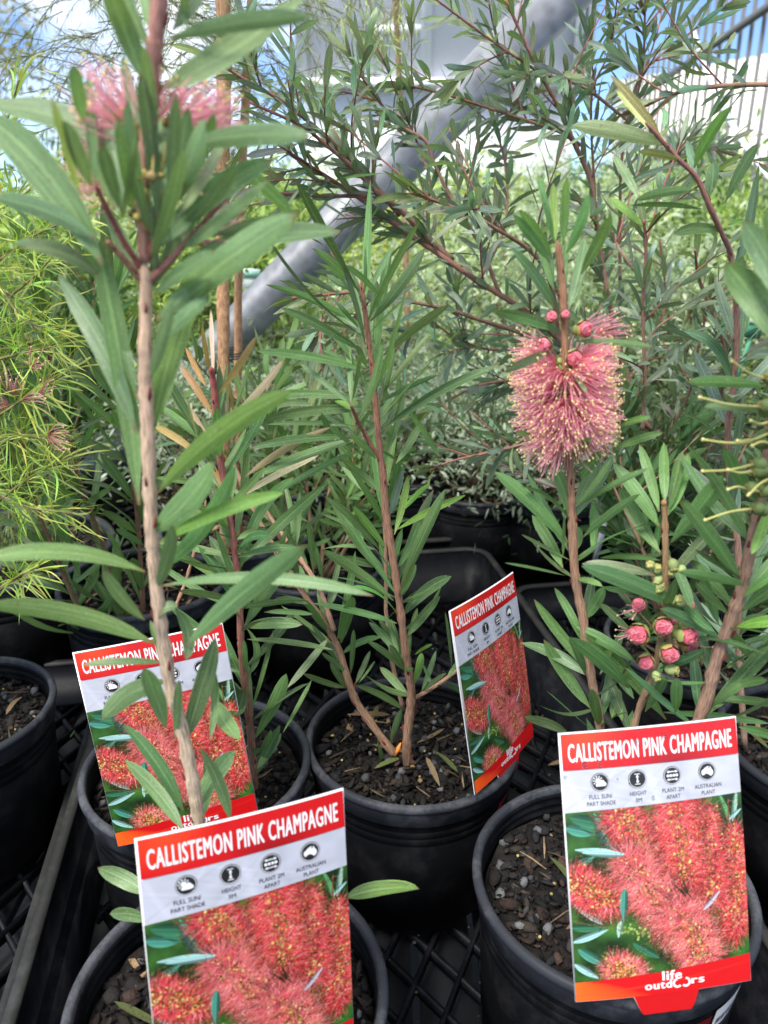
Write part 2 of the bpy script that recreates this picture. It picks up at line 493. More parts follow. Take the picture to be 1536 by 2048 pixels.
def hero_leaves(mb, st, data, O=(0, 0), S=1.0, base=G_MID, Lt=0.085, dzs=1.0, seg=15, wf=0.73):
    Cn = []; side = []; W = []; cols = []
    for L in data:
        bx, by, tx, ty, wpx = L[:5]
        bend = L[5] if len(L) > 5 else 0
        col = L[6] if len(L) > 6 and L[6] is not None else base
        dz = L[7] if len(L) > 7 else None
        b = np.array([O[0] + bx / S, O[1] + by / S]); e = np.array([O[0] + tx / S, O[1] + ty / S])
        wpx = wpx / S; bend = bend / S
        fb = st.near(*b)
        d = e - b; ln = np.linalg.norm(d)
        nrm = np.array([d[1], -d[0]]) / (ln + 1e-9)
        if abs(d[0]) >= abs(d[1]):
            if nrm[1] > 0: nrm = -nrm
        elif nrm[0] < 0: nrm = -nrm
        sc_ = np.linalg.norm(P(b[0] + 1, b[1], fb) - P(b[0], b[1], fb))
        L3 = ln * sc_
        if dz is None:
            m = math.sqrt(max(Lt * Lt - L3 * L3, 0)) if L3 < Lt else 0.01
            dz = rng.choice([-1, 1]) * min(m, 0.045) * rng.uniform(0.3, 0.9) * dzs
        t = np.linspace(0, 1, seg)
        bend *= rng.uniform(0.9, 1.1)
        p2 = b[None] + d[None] * t[:, None] + nrm[None] * (4 * bend * t * (1 - t))[:, None]
        fw = fb + dz * t + 0.006 * np.sin(np.pi * t) * rng.uniform(-1, 1)
        pts = np.array([P(x, y, f) for (x, y), f in zip(p2, fw)])
        mid = pts[seg // 2]
        T = pts[-1] - pts[0]; T /= np.linalg.norm(T)
        v = mid - np.array([0, 0, H]); v /= np.linalg.norm(v)
        sdv = np.cross(T, v); sdv /= np.linalg.norm(sdv) + 1e-9
        rho = rng.uniform(-0.75, 0.75)
        s2 = sdv * math.cos(rho) + np.cross(sdv, T) * math.sin(rho)
        scm = np.linalg.norm(P(b[0] + 1, b[1], fw[seg // 2]) - P(b[0], b[1], fw[seg // 2]))
        Cn.append(pts); side.append(s2); W.append(wpx * scm / math.cos(rho) * wf)
        c = np.array(col) * np.array([1.75, 1.62, 1.45]) * rng.uniform(0.78, 1.22) * (1 + rng.normal(0, 0.05, 3))
        cols.append(np.clip(c, 0.005, 0.9))
    add_leaves(mb, np.array(Cn), np.array(side), np.array(W), np.array(cols), red=0.7)


def auto_leaves(mb, W3, n, L, wd, t0=0.05, t1=1.0, alpha=(35, 65), base=G_MID, droop=0.0, seg=7, across=3, lj=0.25, cj=0.15, ph=None, tip=None, red=0.4, fold=0.18, kc=.13):
    """leaves in a spiral along a 3D stem polyline"""
    W3 = np.asarray(W3)
    le = np.concatenate([[0], np.cumsum(np.linalg.norm(np.diff(W3, axis=0), axis=1))])
    ts = np.sort(rng.uniform(t0, t1, n)) * le[-1]
    pos = np.stack([np.interp(ts, le, W3[:, k]) for k in range(3)], 1)
    T = np.gradient(W3, axis=0); T = np.stack([np.interp(ts, le, T[:, k]) for k in range(3)], 1)
    T /= np.linalg.norm(T, axis=1)[:, None]
    ref = np.tile([0.3, 0.9, 0.1], (n, 1)); A = np.cross(T, ref); A /= np.linalg.norm(A, axis=1)[:, None]
    B = np.cross(T, A)
    ang = (0 if ph is None else ph) + np.arange(n) * 2.399 + rng.normal(0, 0.3, n)
    rad = A * np.cos(ang)[:, None] + B * np.sin(ang)[:, None]
    al = np.radians(rng.uniform(*alpha, n))
    # leaves near the tip point more along the stem
    al = al * (1 - 0.55 * (ts / le[-1]) ** 4)
    d = T * np.cos(al)[:, None] + rad * np.sin(al)[:, None]
    ll = L * (1 + rng.uniform(-lj, lj, n))
    t = np.linspace(0, 1, seg)
    k = rng.normal(0, kc, n)
    sidev = np.cross(T, rad)
    C = pos[:, None] + d[:, None] * (ll[:, None] * t)[..., None] \
        + (T * 0.5 + rad * -0.2)[:, None] * (ll[:, None] * (k[:, None] * np.sin(np.pi * t)[None]))[..., None]
    C[..., 2] -= droop * ll[:, None] * t[None] ** 2
    side = sidev + rng.normal(0, 0.35, (n, 3))
    cols = np.array([1.6, 1.5, 1.35]) * np.array(base)[None] * (1 + rng.uniform(-cj * 1.6, cj * 1.8, n))[:, None] * (1 + rng.normal(0, cj * 0.5, (n, 3)))
    if tip is not None:
        f = np.clip((ts / le[-1] - 0.75) / 0.25, 0, 1)[:, None]
        cols = cols * (1 - f) + np.array(tip)[None] * f * rng.uniform(0.7, 1.2, (n, 1))
    add_leaves(mb, C, side, wd * (1 + rng.uniform(-0.2, 0.25, n)), np.clip(cols, 0.005, 0.9), across=across, red=red, fold=fold)


def stems_build(parent, st, idx, leafmb, name='stem', nodes=True, label=None, nstep=6):
    """one stem object (bark tube with leaf scars) with its foliage as a child"""
    mb = MB()
    for i in idx:
        W, r, col = st.S[i]
        n = len(W)
        c = np.tile(np.array(col), (n, 1)) if np.ndim(col) == 1 else np.array([np.array(col[0]) * (1 - t) + np.array(col[1]) * t for t in np.linspace(0, 1, n)])
        W2 = smooth_line(W, max(n, 50)); r2 = np.interp(np.linspace(0, 1, len(W2)), np.linspace(0, 1, n), r)
        r2 = r2 * (1 + 0.07 * rng.normal(size=len(W2)))
        r2[-3:] *= np.array([.85, .62, .30])
        c2 = np.stack([np.interp(np.linspace(0, 1, len(W2)), np.linspace(0, 1, n), c[:, k]) for k in range(3)], 1)
        mb.tube(W2, r2, n=9, col=c2, rough=0.05)
        if nodes:
            for k in range(3, len(W2) - 2, nstep):
                k = min(len(W2) - 2, k + int(rng.integers(-2, 3)))
                a = rng.uniform(0, 6.28); rr = r2[k]
                T = W2[k + 1] - W2[k]; T /= np.linalg.norm(T)
                q = np.cross(T, [0.2, 1, 0.1]); q /= np.linalg.norm(q); q = q * math.cos(a) + np.cross(T, q) * math.sin(a)
                p0 = W2[k] + q * rr * 0.7
                mb.tube([p0 - T * rr * 0.8, p0 + q * rr * 0.35, p0 + q * rr * 0.6 + T * rr * 1.2], [rr * 0.12, rr * 0.30, rr * 0.10], n=5,
                        col=(0.22, 0.05, 0.04))
    o = mb.build(name, M_BARK, parent)
    if leafmb is not None and leafmb.n:
        leafmb.build('foliage', M_LEAF, o)
    return o


# ---------------------------------------------------------------- setting: ground, bench, trays
def flat(name, x0, x1, y0, y1, z, mat):
    mb = MB(); mb.add([[x0, y0, z], [x1, y0, z], [x1, y1, z], [x0, y1, z]], [[0, 1, 2, 3]])
    o = mb.build(name, mat, smooth=False); o['kind'] = 'structure'
    return o


GZ = -0.78
flat('ground', -60, 60, -30, 120, GZ, simple('weed_mat_ground', (0.045, 0.045, 0.042), rough=0.9, noise=0.4, nscale=3, bump=0.6, bscale=60))

YT = R(9.5)                                     # trays are turned by this much
ct, s_t = math.cos(YT), math.sin(YT)


def TR(a, b, z=0.0):                            # tray coordinates (across, along) -> world
    return np.array([a * ct - b * s_t, a * s_t + b * ct, z])


RZ = np.array([[ct, -s_t, 0], [s_t, ct, 0], [0, 0, 1]])


def make_tray(a0, a1, b0, b1, h, label, z0=0.0):
    c = TR((a0 + a1) / 2, (b0 + b1) / 2, z0)
    root = empty('plant_tray', c, label, 'tray', 'black plastic carry trays', YT)
    wa, wb = (a1 - a0) / 2, (b1 - b0) / 2
    th = 0.0035
    mb = MB()                                   # walls, slightly flared, rounded corners, ledge part way down
    cr_ = 0.035
    th_ = np.linspace(0, np.pi / 2, 6)

    def ring(ex, z):
        pts = []
        for qx, qy, a0_ in ((1, 1, 0), (-1, 1, np.pi / 2), (-1, -1, np.pi), (1, -1, 1.5 * np.pi)):
            for t in th_:
                pts.append([qx * (wa - cr_) + (cr_ + ex) * math.cos(a0_ + t), qy * (wb - cr_) + (cr_ + ex) * math.sin(a0_ + t), z])
        return np.array(pts)
    def loft(m, rings):
        k = len(rings[0]); n = len(rings)
        i = np.arange(n - 1)[:, None] * k; j = np.arange(k)[None]; j2 = (j + 1) % k
        m.add(np.concatenate(rings), np.stack([i + j, i + j2, i + k + j2, i + k + j], -1).reshape(-1, 4))
    loft(mb, [ring(-0.020, 0.006), ring(-0.014, h * 0.55), ring(-0.0055, h * 0.56), ring(-0.0035, h - 0.001)])
    loft(mb, [ring(0.001, h - 0.001), ring(-0.002, h * 0.55), ring(-0.010, h * 0.54), ring(-0.017, 0.002)])
    mb.build('tray_wall', M_TRAY, root, smooth=False)
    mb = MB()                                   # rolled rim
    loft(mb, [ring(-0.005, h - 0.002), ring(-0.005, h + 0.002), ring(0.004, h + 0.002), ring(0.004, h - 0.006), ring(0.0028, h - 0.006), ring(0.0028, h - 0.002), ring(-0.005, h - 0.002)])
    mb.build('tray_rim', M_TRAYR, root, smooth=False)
    mb = MB()                                   # diamond lattice floor, deep ribs
    x0, x1, y0, y1 = -wa + .019, wa - .019, -wb + .019, wb - .019
    for sgn in (1, -1):
        slope = sgn * 1.55
        c0 = -4.0
        while c0 < 4.0:
            # line y = slope*x + c0 clipped to the rectangle
            xs = []
            for x in (x0, x1):
                y = slope * x + c0
                if y0 <= y <= y1: xs.append((x, y))
            for y in (y0, y1):
                x = (y - c0) / slope
                if x0 <= x <= x1: xs.append((x, y))
            if len(xs) >= 2:
                p, q = np.array(xs[0]), np.array(xs[1])
                L = np.linalg.norm(q - p)
                if L > 0.01:
                    an = math.atan2(q[1] - p[1], q[0] - p[0])
                    rm = np.array([[math.cos(an), -math.sin(an), 0], [math.sin(an), math.cos(an), 0], [0, 0, 1]])
                    mb.box([(p[0] + q[0]) / 2, (p[1] + q[1]) / 2, -0.001 if sgn > 0 else -0.0035], [L, 0.0042, 0.010], rm)
            c0 += 0.062
    mb.build('tray_lattice', M_TRAY, root, smooth=False)
    return root


make_tray(-0.196, 0.372, 0.02, 1.19, 0.095, 'large black tray with lattice base holding the four labelled pots')
make_tray(-0.86, -0.214, -0.10, 0.98, 0.060, 'black lattice tray at the left edge under the bright needle leaved plant')
make_tray(0.394, 1.00, -0.02, 1.10, 0.060, 'black lattice tray at the right edge beside the pink bottlebrush pot')

M_MESH = simple('bench_steel', (0.012, 0.013, 0.015), rough=0.55)


def bench(x0, x1, y0, y1, z, label, step=0.08):
    root = empty('nursery_bench', ((x0 + x1) / 2, (y0 + y1) / 2, GZ), label, 'bench', 'long nursery benches')
    mb = MB()
    zc = z - 0.03
    n = int((x1 - x0) / step)
    for i in range(n + 1):
        mb.box([x0 + (x1 - x0) * i / n, (y0 + y1) / 2, zc], [0.05, y1 - y0, 0.012])
    o = mb.build('bench_top', M_MESH, root, smooth=False)
    mb = MB()
    for y in (y0, y1): mb.box([(x0 + x1) / 2, y, zc - 0.0275], [x1 - x0, 0.04, 0.04])
    mb.build('bench_frame', M_MESH, root, smooth=False)
    for x in (x0 + 0.1, x1 - 0.1):
        for y in (y0 + 0.03, y1 - 0.03):
            mb = MB(); mb.box([x, y, (GZ + zc - 0.05) / 2 + 0.0], [0.04, 0.036, zc - 0.05 - GZ - 0.002])
            mb.build('leg', M_MESH, root, smooth=False)
    relocate(root)
    return root


bench(-1.25, 1.25, -0.2, 1.32, 0.0, 'dark slatted bench carrying the near trays of bottlebrush pots', step=0.056)

# ---------------------------------------------------------------- shed, fence, pipe, stakes
def quadpanel(mb, x0, x1, y, z0, z1, th=0.04, col=(1, 1, 1)):
    mb.box([(x0 + x1) / 2, y, (z0 + z1) / 2], [x1 - x0, th, z1 - z0], None, col)


M_SHED = simple('shed_cladding', (0.66, 0.66, 0.72), rough=0.6, noise=0.06, nscale=1.5)
M_SHEDW = simple('shed_white_trim', (0.78, 0.79, 0.82), rough=0.5, noise=0.05, nscale=3)
YS = 7.5
root = empty('garden_shed', (0.6, YS, GZ), 'pale grey panelled shed wall with white battens behind the plants', 'shed')
xL, xR = P(596, 200, YS)[0], P(1172, 150, YS)[0]
zE = P(700, 158, YS)[2]
mb = MB(); quadpanel(mb, xL, xR, YS + 1.5, zE, 4.6, th=3.0); mb.build('wall', M_SHED, root, smooth=False)
mb = MB(); quadpanel(mb, xL + .05, xR - .05, YS + 1.54, GZ, zE - 0.002, th=2.9); mb.build('plinth_wall', M_SHEDW, root, smooth=False)
for px in (606, 738, 850, 1150, 1166):
    mb = MB(); x = P(px, 200, YS)[0]; quadpanel(mb, x - .045, x + .045, YS - 0.025, zE, 4.6, th=0.046)
    mb.build('batten', M_SHEDW, root, smooth=False)
mb = MB(); quadpanel(mb, xL, xR, YS - 0.03, zE - 0.07, zE - 0.003, th=0.09); mb.build('bottom_rail', M_SHEDW, root, smooth=False)
mb = MB()
zr = P(800, 60, YS)[2]; quadpanel(mb, P(745, 100, YS)[0], P(846, 100, YS)[0], YS - 0.02, zr - 0.03, zr + 0.03, th=0.035)
mb.build('cross_rail', M_SHEDW, root, smooth=False)
relocate(root)

# corrugated cream wall behind the fence, seen at the right
M_CORR = simple('corrugated_sheet', (0.85, 0.85, 0.78), rough=0.5, noise=0.08, nscale=2)
root = empty('sheet_wall', (4.4, 8.5, GZ), 'long cream corrugated sheet wall standing behind the picket fence', 'wall')
mb = MB()
A0, A1 = np.array([2.55, 9.6]), np.array([6.5, 3.8])
n = 420
tt = np.linspace(0, 1, n); dirv = (A1 - A0) / np.linalg.norm(A1 - A0); nv = np.array([-dirv[1], dirv[0]])
base = A0 + (A1 - A0) * tt[:, None] + nv * (0.03 * np.sin(tt * 2 * np.pi * 45))[:, None]
bk = base + nv * 0.02 + 0
V = np.concatenate([np.c_[base, np.full(n, GZ)], np.c_[base, np.full(n, 2.05)]])
Fq = [[i, i + 1, n + i + 1, n + i] for i in range(n - 1)]
mb.add(V, Fq); o = mb.build('sheet', M_CORR, root)
md = o.modifiers.new('t', 'SOLIDIFY'); md.thickness = 0.006
relocate(root)

# picket fence
M_FENCE = simple('dark_fence_paint', (0.10, 0.10, 0.095), rough=0.45)
F0, F1 = P(1250, 200, 7.6)[:2], P(1620, 100, 3.6)[:2]
zt = P(1536, 22, 4.2)[2]
root = empty('picket_fence', (F0[0], F0[1], GZ), 'dark metal picket fence rising at the upper right of the yard', 'fence')
dv = (F1 - F0); Lf = np.linalg.norm(dv); dv /= Lf; an = math.atan2(dv[1], dv[0])
rm = np.array([[math.cos(an), -math.sin(an), 0], [math.sin(an), math.cos(an), 0], [0, 0, 1]])
k = int(Lf / 0.17)
for i in range(k + 1):
    p = F0 + dv * (i * 0.17)
    mb = MB(); mb.box([p[0], p[1], (GZ + zt + 0.28) / 2], [0.016, 0.016, zt + 0.28 - GZ - 0.004], rm)
    mb.build('picket', M_FENCE, root, smooth=False)
for zz in (zt, GZ + 0.25):
    mb = MB(); c = (F0 + F1) / 2; mb.box([c[0] - dv[1] * 0.022 * -1, c[1] - dv[0] * 0.022, zz], [Lf + 0.1, 0.022, 0.035], rm)
    mb.build('rail', M_FENCE, root, smooth=False)
relocate(root)

# galvanised brace pipe
mt, t, b = newmat('galvanised_steel')
b.inputs['Metallic'].default_value = 0.3
b.inputs['Roughness'].default_value = 0.5
tcn = t.nodes.new('ShaderNodeTexCoord')
vo = t.nodes.new('ShaderNodeTexVoronoi'); vo.inputs['Scale'].default_value = 60
no = t.nodes.new('ShaderNodeTexNoise'); no.inputs['Scale'].default_value = 25; no.inputs['Detail'].default_value = 8
ad = t.nodes.new('ShaderNodeMath'); ad.operation = 'ADD'
rp = t.nodes.new('ShaderNodeValToRGB')
rp.color_ramp.elements[0].position = 0.3; rp.color_ramp.elements[0].color = (0.11, 0.115, 0.125, 1)
rp.color_ramp.elements[1].position = 0.95; rp.color_ramp.elements[1].color = (0.28, 0.29, 0.31, 1)
t.links.new(tcn.outputs['Object'], vo.inputs['Vector']); t.links.new(tcn.outputs['Object'], no.inputs['Vector'])
sc2 = t.nodes.new('ShaderNodeMath'); sc2.operation = 'MULTIPLY'; sc2.inputs[1].default_value = 0.35
t.links.new(vo.outputs['Distance'], sc2.inputs[0]); t.links.new(sc2.outputs[0], ad.inputs[0]); t.links.new(no.outputs['Fac'], ad.inputs[1])
t.links.new(ad.outputs[0], rp.inputs['Fac']); t.links.new(rp.outputs['Color'], b.inputs['Base Color'])
M_GALV = mt
mb = MB()
pa, pb = P(1300, -190, 1.30), P(585, 545, 1.42)
dd = (pb - pa) / np.linalg.norm(pb - pa)
end = pa + dd * ((GZ - pa[2]) / dd[2])
mb.tube([pa, pa + (end - pa) * .5, end], 0.037, n=40)
o = mb.build('support_pipe', M_GALV)
tag(o, 'thick galvanised steel pipe slanting across the picture behind the branches', 'pipe')

# bright strap hanging at the right
mb = MB()
L = smooth_line([P(1385, 60, 2.6), P(1425, 170, 2.55), P(1475, 265, 2.5), P(1536, 350, 2.4), P(1610, 450, 2.3), P(1660, 620, 2.2)], 30)
wv = np.array([0.007, 0, 0.003])
V = np.concatenate([L - wv, L + wv]); k = len(L)
mb.add(V, [[i, i + 1, k + i + 1, k + i] for i in range(k - 1)])
o = mb.build('tie_strap', simple('white_webbing', (0.72, 0.72, 0.80), rough=0.7))
md = o.modifiers.new('t', 'SOLIDIFY'); md.thickness = 0.002
tag(o, 'pale webbing strap slanting down in front of the picket fence', 'strap')

# ---------------------------------------------------------------- pots
POT_H = 0.165


def lathe(mb, prof_, n=72, col=(1, 1, 1), wob=None):
    th = np.linspace(0, 2 * np.pi, n, endpoint=False)
    pr = np.array(prof_)
    r = pr[:, 0][:, None] * np.ones(n)[None]
    V = np.stack([r * np.cos(th), r * np.sin(th), np.repeat(pr[:, 1][:, None], n, 1)], -1)
    m = len(pr)
    i = np.arange(m - 1)[:, None] * n; j = np.arange(n)[None]; j2 = (j + 1) % n
    mb.add(V.reshape(-1, 3), np.stack([i + j, i + j2, i + n + j2, i + n + j], -1).reshape(-1, 4), col)


_pm = MB()
h = POT_H
inner = [(0.0935, h - 0.004)]
z = h - 0.006
while z > h - 0.05:                              # moulded rings inside the pot
    inner += [(0.0932, z), (0.0921, z - 0.0012), (0.0929, z - 0.0024)]
    z -= 0.0078
inner += [(0.088, 0.02), (0.0, 0.02)]
lathe(_pm, [(0.0, 0.0), (0.074, 0.0), (0.0775, 0.004), (0.0795, 0.02), (0.0935, h - 0.026), (0.0945, h - 0.024), (0.0945, h - 0.006)])
lathe(_pm, inner)
pot_src = _pm.build('pot', M_POT)
_rm = MB()
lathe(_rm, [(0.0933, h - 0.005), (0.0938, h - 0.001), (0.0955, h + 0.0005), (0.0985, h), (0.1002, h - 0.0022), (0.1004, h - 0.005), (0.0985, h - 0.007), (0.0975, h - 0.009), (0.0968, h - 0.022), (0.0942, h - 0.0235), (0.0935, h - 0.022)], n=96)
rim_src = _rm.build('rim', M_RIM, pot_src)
_ico = None


def chip_mesh(n, rad, seed, stones=0.25):
    """potting bark and gravel scattered over a disc"""
    g = np.random.default_rng(seed)
    mb = MB()
    # fine soil bed
    k, m = 26, 60
    rr = np.linspace(0, rad, k); th = np.linspace(0, 2 * np.pi, m, endpoint=False)
    V = []
    for i, r in enumerate(rr):
        z = g.normal(0, 0.0016, m) - 0.003 + 0.0025 * np.sin(th * 3 + seed) * r / rad
        V.append(np.stack([r * np.cos(th), r * np.sin(th), z], -1))
    V = np.concatenate(V)
    i = np.arange(k - 1)[:, None] * m; j = np.arange(m)[None]; j2 = (j + 1) % m
    mb.add(V, np.stack([i + j, i + m + j, i + m + j2, i + j2], -1).reshape(-1, 4), np.array([0.010, 0.008, 0.007]) * g.uniform(0.5, 1.8, (len(V), 1)))
    # low poly pebble and bark flake primitives
    ph = (1 + 5 ** .5) / 2
    iv = np.array([[-1, ph, 0], [1, ph, 0], [-1, -ph, 0], [1, -ph, 0], [0, -1, ph], [0, 1, ph], [0, -1, -ph], [0, 1, -ph], [ph, 0, -1], [ph, 0, 1], [-ph, 0, -1], [-ph, 0, 1]])
    iv /= np.linalg.norm(iv[0])
    fi = np.array([[0, 11, 5], [0, 5, 1], [0, 1, 7], [0, 7, 10], [0, 10, 11], [1, 5, 9], [5, 11, 4], [11, 10, 2], [10, 7, 6], [7, 1, 8], [3, 9, 4], [3, 4, 2], [3, 2, 6], [3, 6, 8], [3, 8, 9], [4, 9, 5], [2, 4, 11], [6, 2, 10], [8, 6, 7], [9, 8, 1]])
    for q in range(n):
        r = rad * math.sqrt(g.random()) * 0.97; a = g.uniform(0, 6.283)
        side = 0.5 + 0.5 * math.cos(a - (seed % 6))
        stone = g.random() < stones * (0.4 + 1.2 * side)
        s = g.uniform(0.0022, 0.0052) if stone else (g.uniform(0.0045, 0.0090) if g.random() < .22 else g.uniform(0.0012, 0.0040))
        if stone:
            sh = np.array([1, g.uniform(.65, 1), g.uniform(.55, .9)])
            c = np.array([0.085, 0.085, 0.088]) * g.uniform(0.25, 1.7)
        else:
            sh = np.array([1, g.uniform(.3, .8), g.uniform(.14, .35)])
            c = np.array([[0.028, 0.021, 0.018], [0.075, 0.040, 0.030], [0.014, 0.012, 0.012], [0.05, 0.034, 0.024], [0.022, 0.019, 0.019]][g.integers(0, 5)]) * [.8, .92, 1.0] * g.uniform(0.2, 0.95)
            if g.random() < 0.015: c = np.array([0.26, 0.17, 0.09])
        v = iv * (1 + g.normal(0, 0.24, (12, 1))) * sh * s
        e = g.normal(0, 0.35 if not stone else 1.5, 2); yaw = g.uniform(0, 6.28)
        Rm = np.array((Matrix.Rotation(yaw, 3, 'Z') @ Matrix.Rotation(e[0], 3, 'X') @ Matrix.Rotation(e[1], 3, 'Y')))
        v = v @ Rm.T + np.array([r * math.cos(a), r * math.sin(a), g.uniform(-0.001, 0.004)])
        mb.add(v, fi, c)
    for q in range(7):                           # dry fallen leaves
        r = rad * math.sqrt(g.random()) * .8; a = g.uniform(0, 6.28); yaw = g.uniform(0, 6.28); L = g.uniform(.018, .045)
        t = np.linspace(0, 1, 8)[:, None]; p = np.array([r * math.cos(a), r * math.sin(a), .0055])
        C = p + np.array([math.cos(yaw), math.sin(yaw), 0]) * L * (t - .5) + np.array([0, 0, .004]) * np.sin(np.pi * t) * g.uniform(-.3, 1)
        k_ = np.hypot(C[:, 0], C[:, 1]); C[:, :2] *= np.minimum(1, rad * .95 / k_)[:, None]
        add_leaves(mb, C[None], np.array([[-math.sin(yaw), math.cos(yaw), g.normal(0, .3)]]), np.array([.005]), np.array([[[.20, .13, .07], [.10, .12, .04], [.28, .20, .11]][g.integers(0, 3)]]) * g.uniform(.5, 1.1), across=3)
    for q in range(14):                          # slow release fertiliser pellets
        r = rad * math.sqrt(g.random()) * .9; a = g.uniform(0, 6.28)
        mb.add(iv * .0013 + np.array([r * math.cos(a), r * math.sin(a), .004]), fi, np.array([.42, .34, .12]) * g.uniform(.6, 1.2))
    # twigs and dry leaf slivers
    for q in range(16):
        r = rad * math.sqrt(g.random()) * 0.8; a = g.uniform(0, 6.28); yaw = g.uniform(0, 6.28); L = g.uniform(0.01, 0.03)
        p = np.array([r * math.cos(a), r * math.sin(a), 0.005]); d = np.array([math.cos(yaw), math.sin(yaw), g.uniform(-.15, .2)]) * L
        mb.tube([p - d / 2, p + g.normal(0, .001, 3), p + d / 2], [0.0006, g.uniform(.0006, .0012), 0.0004], n=5, col=np.array([0.20, 0.14, 0.08]) * g.uniform(0.2, 1.3))
    return mb


mixes = [chip_mesh(1300, 0.0895, s, st).build('potting_mix', M_SOIL, smooth=False) for s, st in ((1, .06), (4, .05), (9, .03))]
for m_ in mixes:
    COL.objects.unlink(m_)
COL.objects.unlink(pot_src); COL.objects.unlink(rim_src)


def potted(x, y, z, label, name='potted_bottlebrush', cat='potted plant', group=None, mix=0, scale=1.0, hs=1.0, rz=0.0):
    root = empty(name, (x, y, z), label, cat, group)
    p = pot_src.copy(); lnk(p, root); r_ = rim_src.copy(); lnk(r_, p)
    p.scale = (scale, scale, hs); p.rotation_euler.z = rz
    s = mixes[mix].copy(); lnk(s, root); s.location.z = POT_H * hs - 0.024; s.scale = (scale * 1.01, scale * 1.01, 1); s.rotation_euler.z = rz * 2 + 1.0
    root['zz'] = 0
    del root['zz']
    return root


def adopt(root, objs):
    for o in objs:
        o.parent = root
        o.matrix_parent_inverse = Matrix.Translation(root.location).inverted()


GP = 'black nursery pots of bottlebrush in the near tray'
C_ = (0.0264, 0.6129); LB_ = (-0.1657, 0.571); FR_ = (0.1648, 0.4372); FL_ = (-0.0973, 0.3532)
SOILZ = 0.005 + POT_H - 0.024

# ======================= plant A : front left pot, tall near stem
rA = potted(*FL_, 0.005, 'tall near bottlebrush with a thick stem crossing the left side of the picture', group=GP, mix=1, rz=.4)
st = Stemset()
st.add([(455, 2075), (430, 1830), (398, 1640), (385, 1560), (362, 1450), (340, 1370), (322, 1250), (310, 1150), (302, 1050), (297, 900), (291, 780), (290, 700), (292, 600), (289, 520)],
       0, 0, 0.0038, 0.0026, col=((0.56, 0.44, 0.31), (0.66, 0.44, 0.30)), fl=[.352, .350, .345, .342, .340, .338, .336, .334, .332, .330, .330, .330, .330, .330])
st.add([(289, 525), (283, 400), (290, 300), (303, 210), (306, 120), (314, 50), (322, -60), (330, -200)], .330, .320, .0024, .0034, col=((0.45, 0.24, 0.17), (0.50, 0.24, 0.20)))
st.add([(283, 560), (245, 515), (213, 480)], .33, .32, .0016, .0010, col=(0.42, 0.22, 0.14))
st.add([(280, 535), (240, 470), (215, 420), (190, 370)], .33, .31, .0014, .0008, col=(0.40, 0.13, 0.11))
st.add([(292, 520), (325, 450), (352, 400), (372, 350)], .33, .32, .0014, .0008, col=(0.40, 0.13, 0.11))
st.add([(300, 560), (360, 500), (425, 425), (470, 380)], .33, .35, .0014, .0009, col=(0.45, 0.20, 0.16))
lm = MB()
GA = (0.068, 0.120, 0.052)
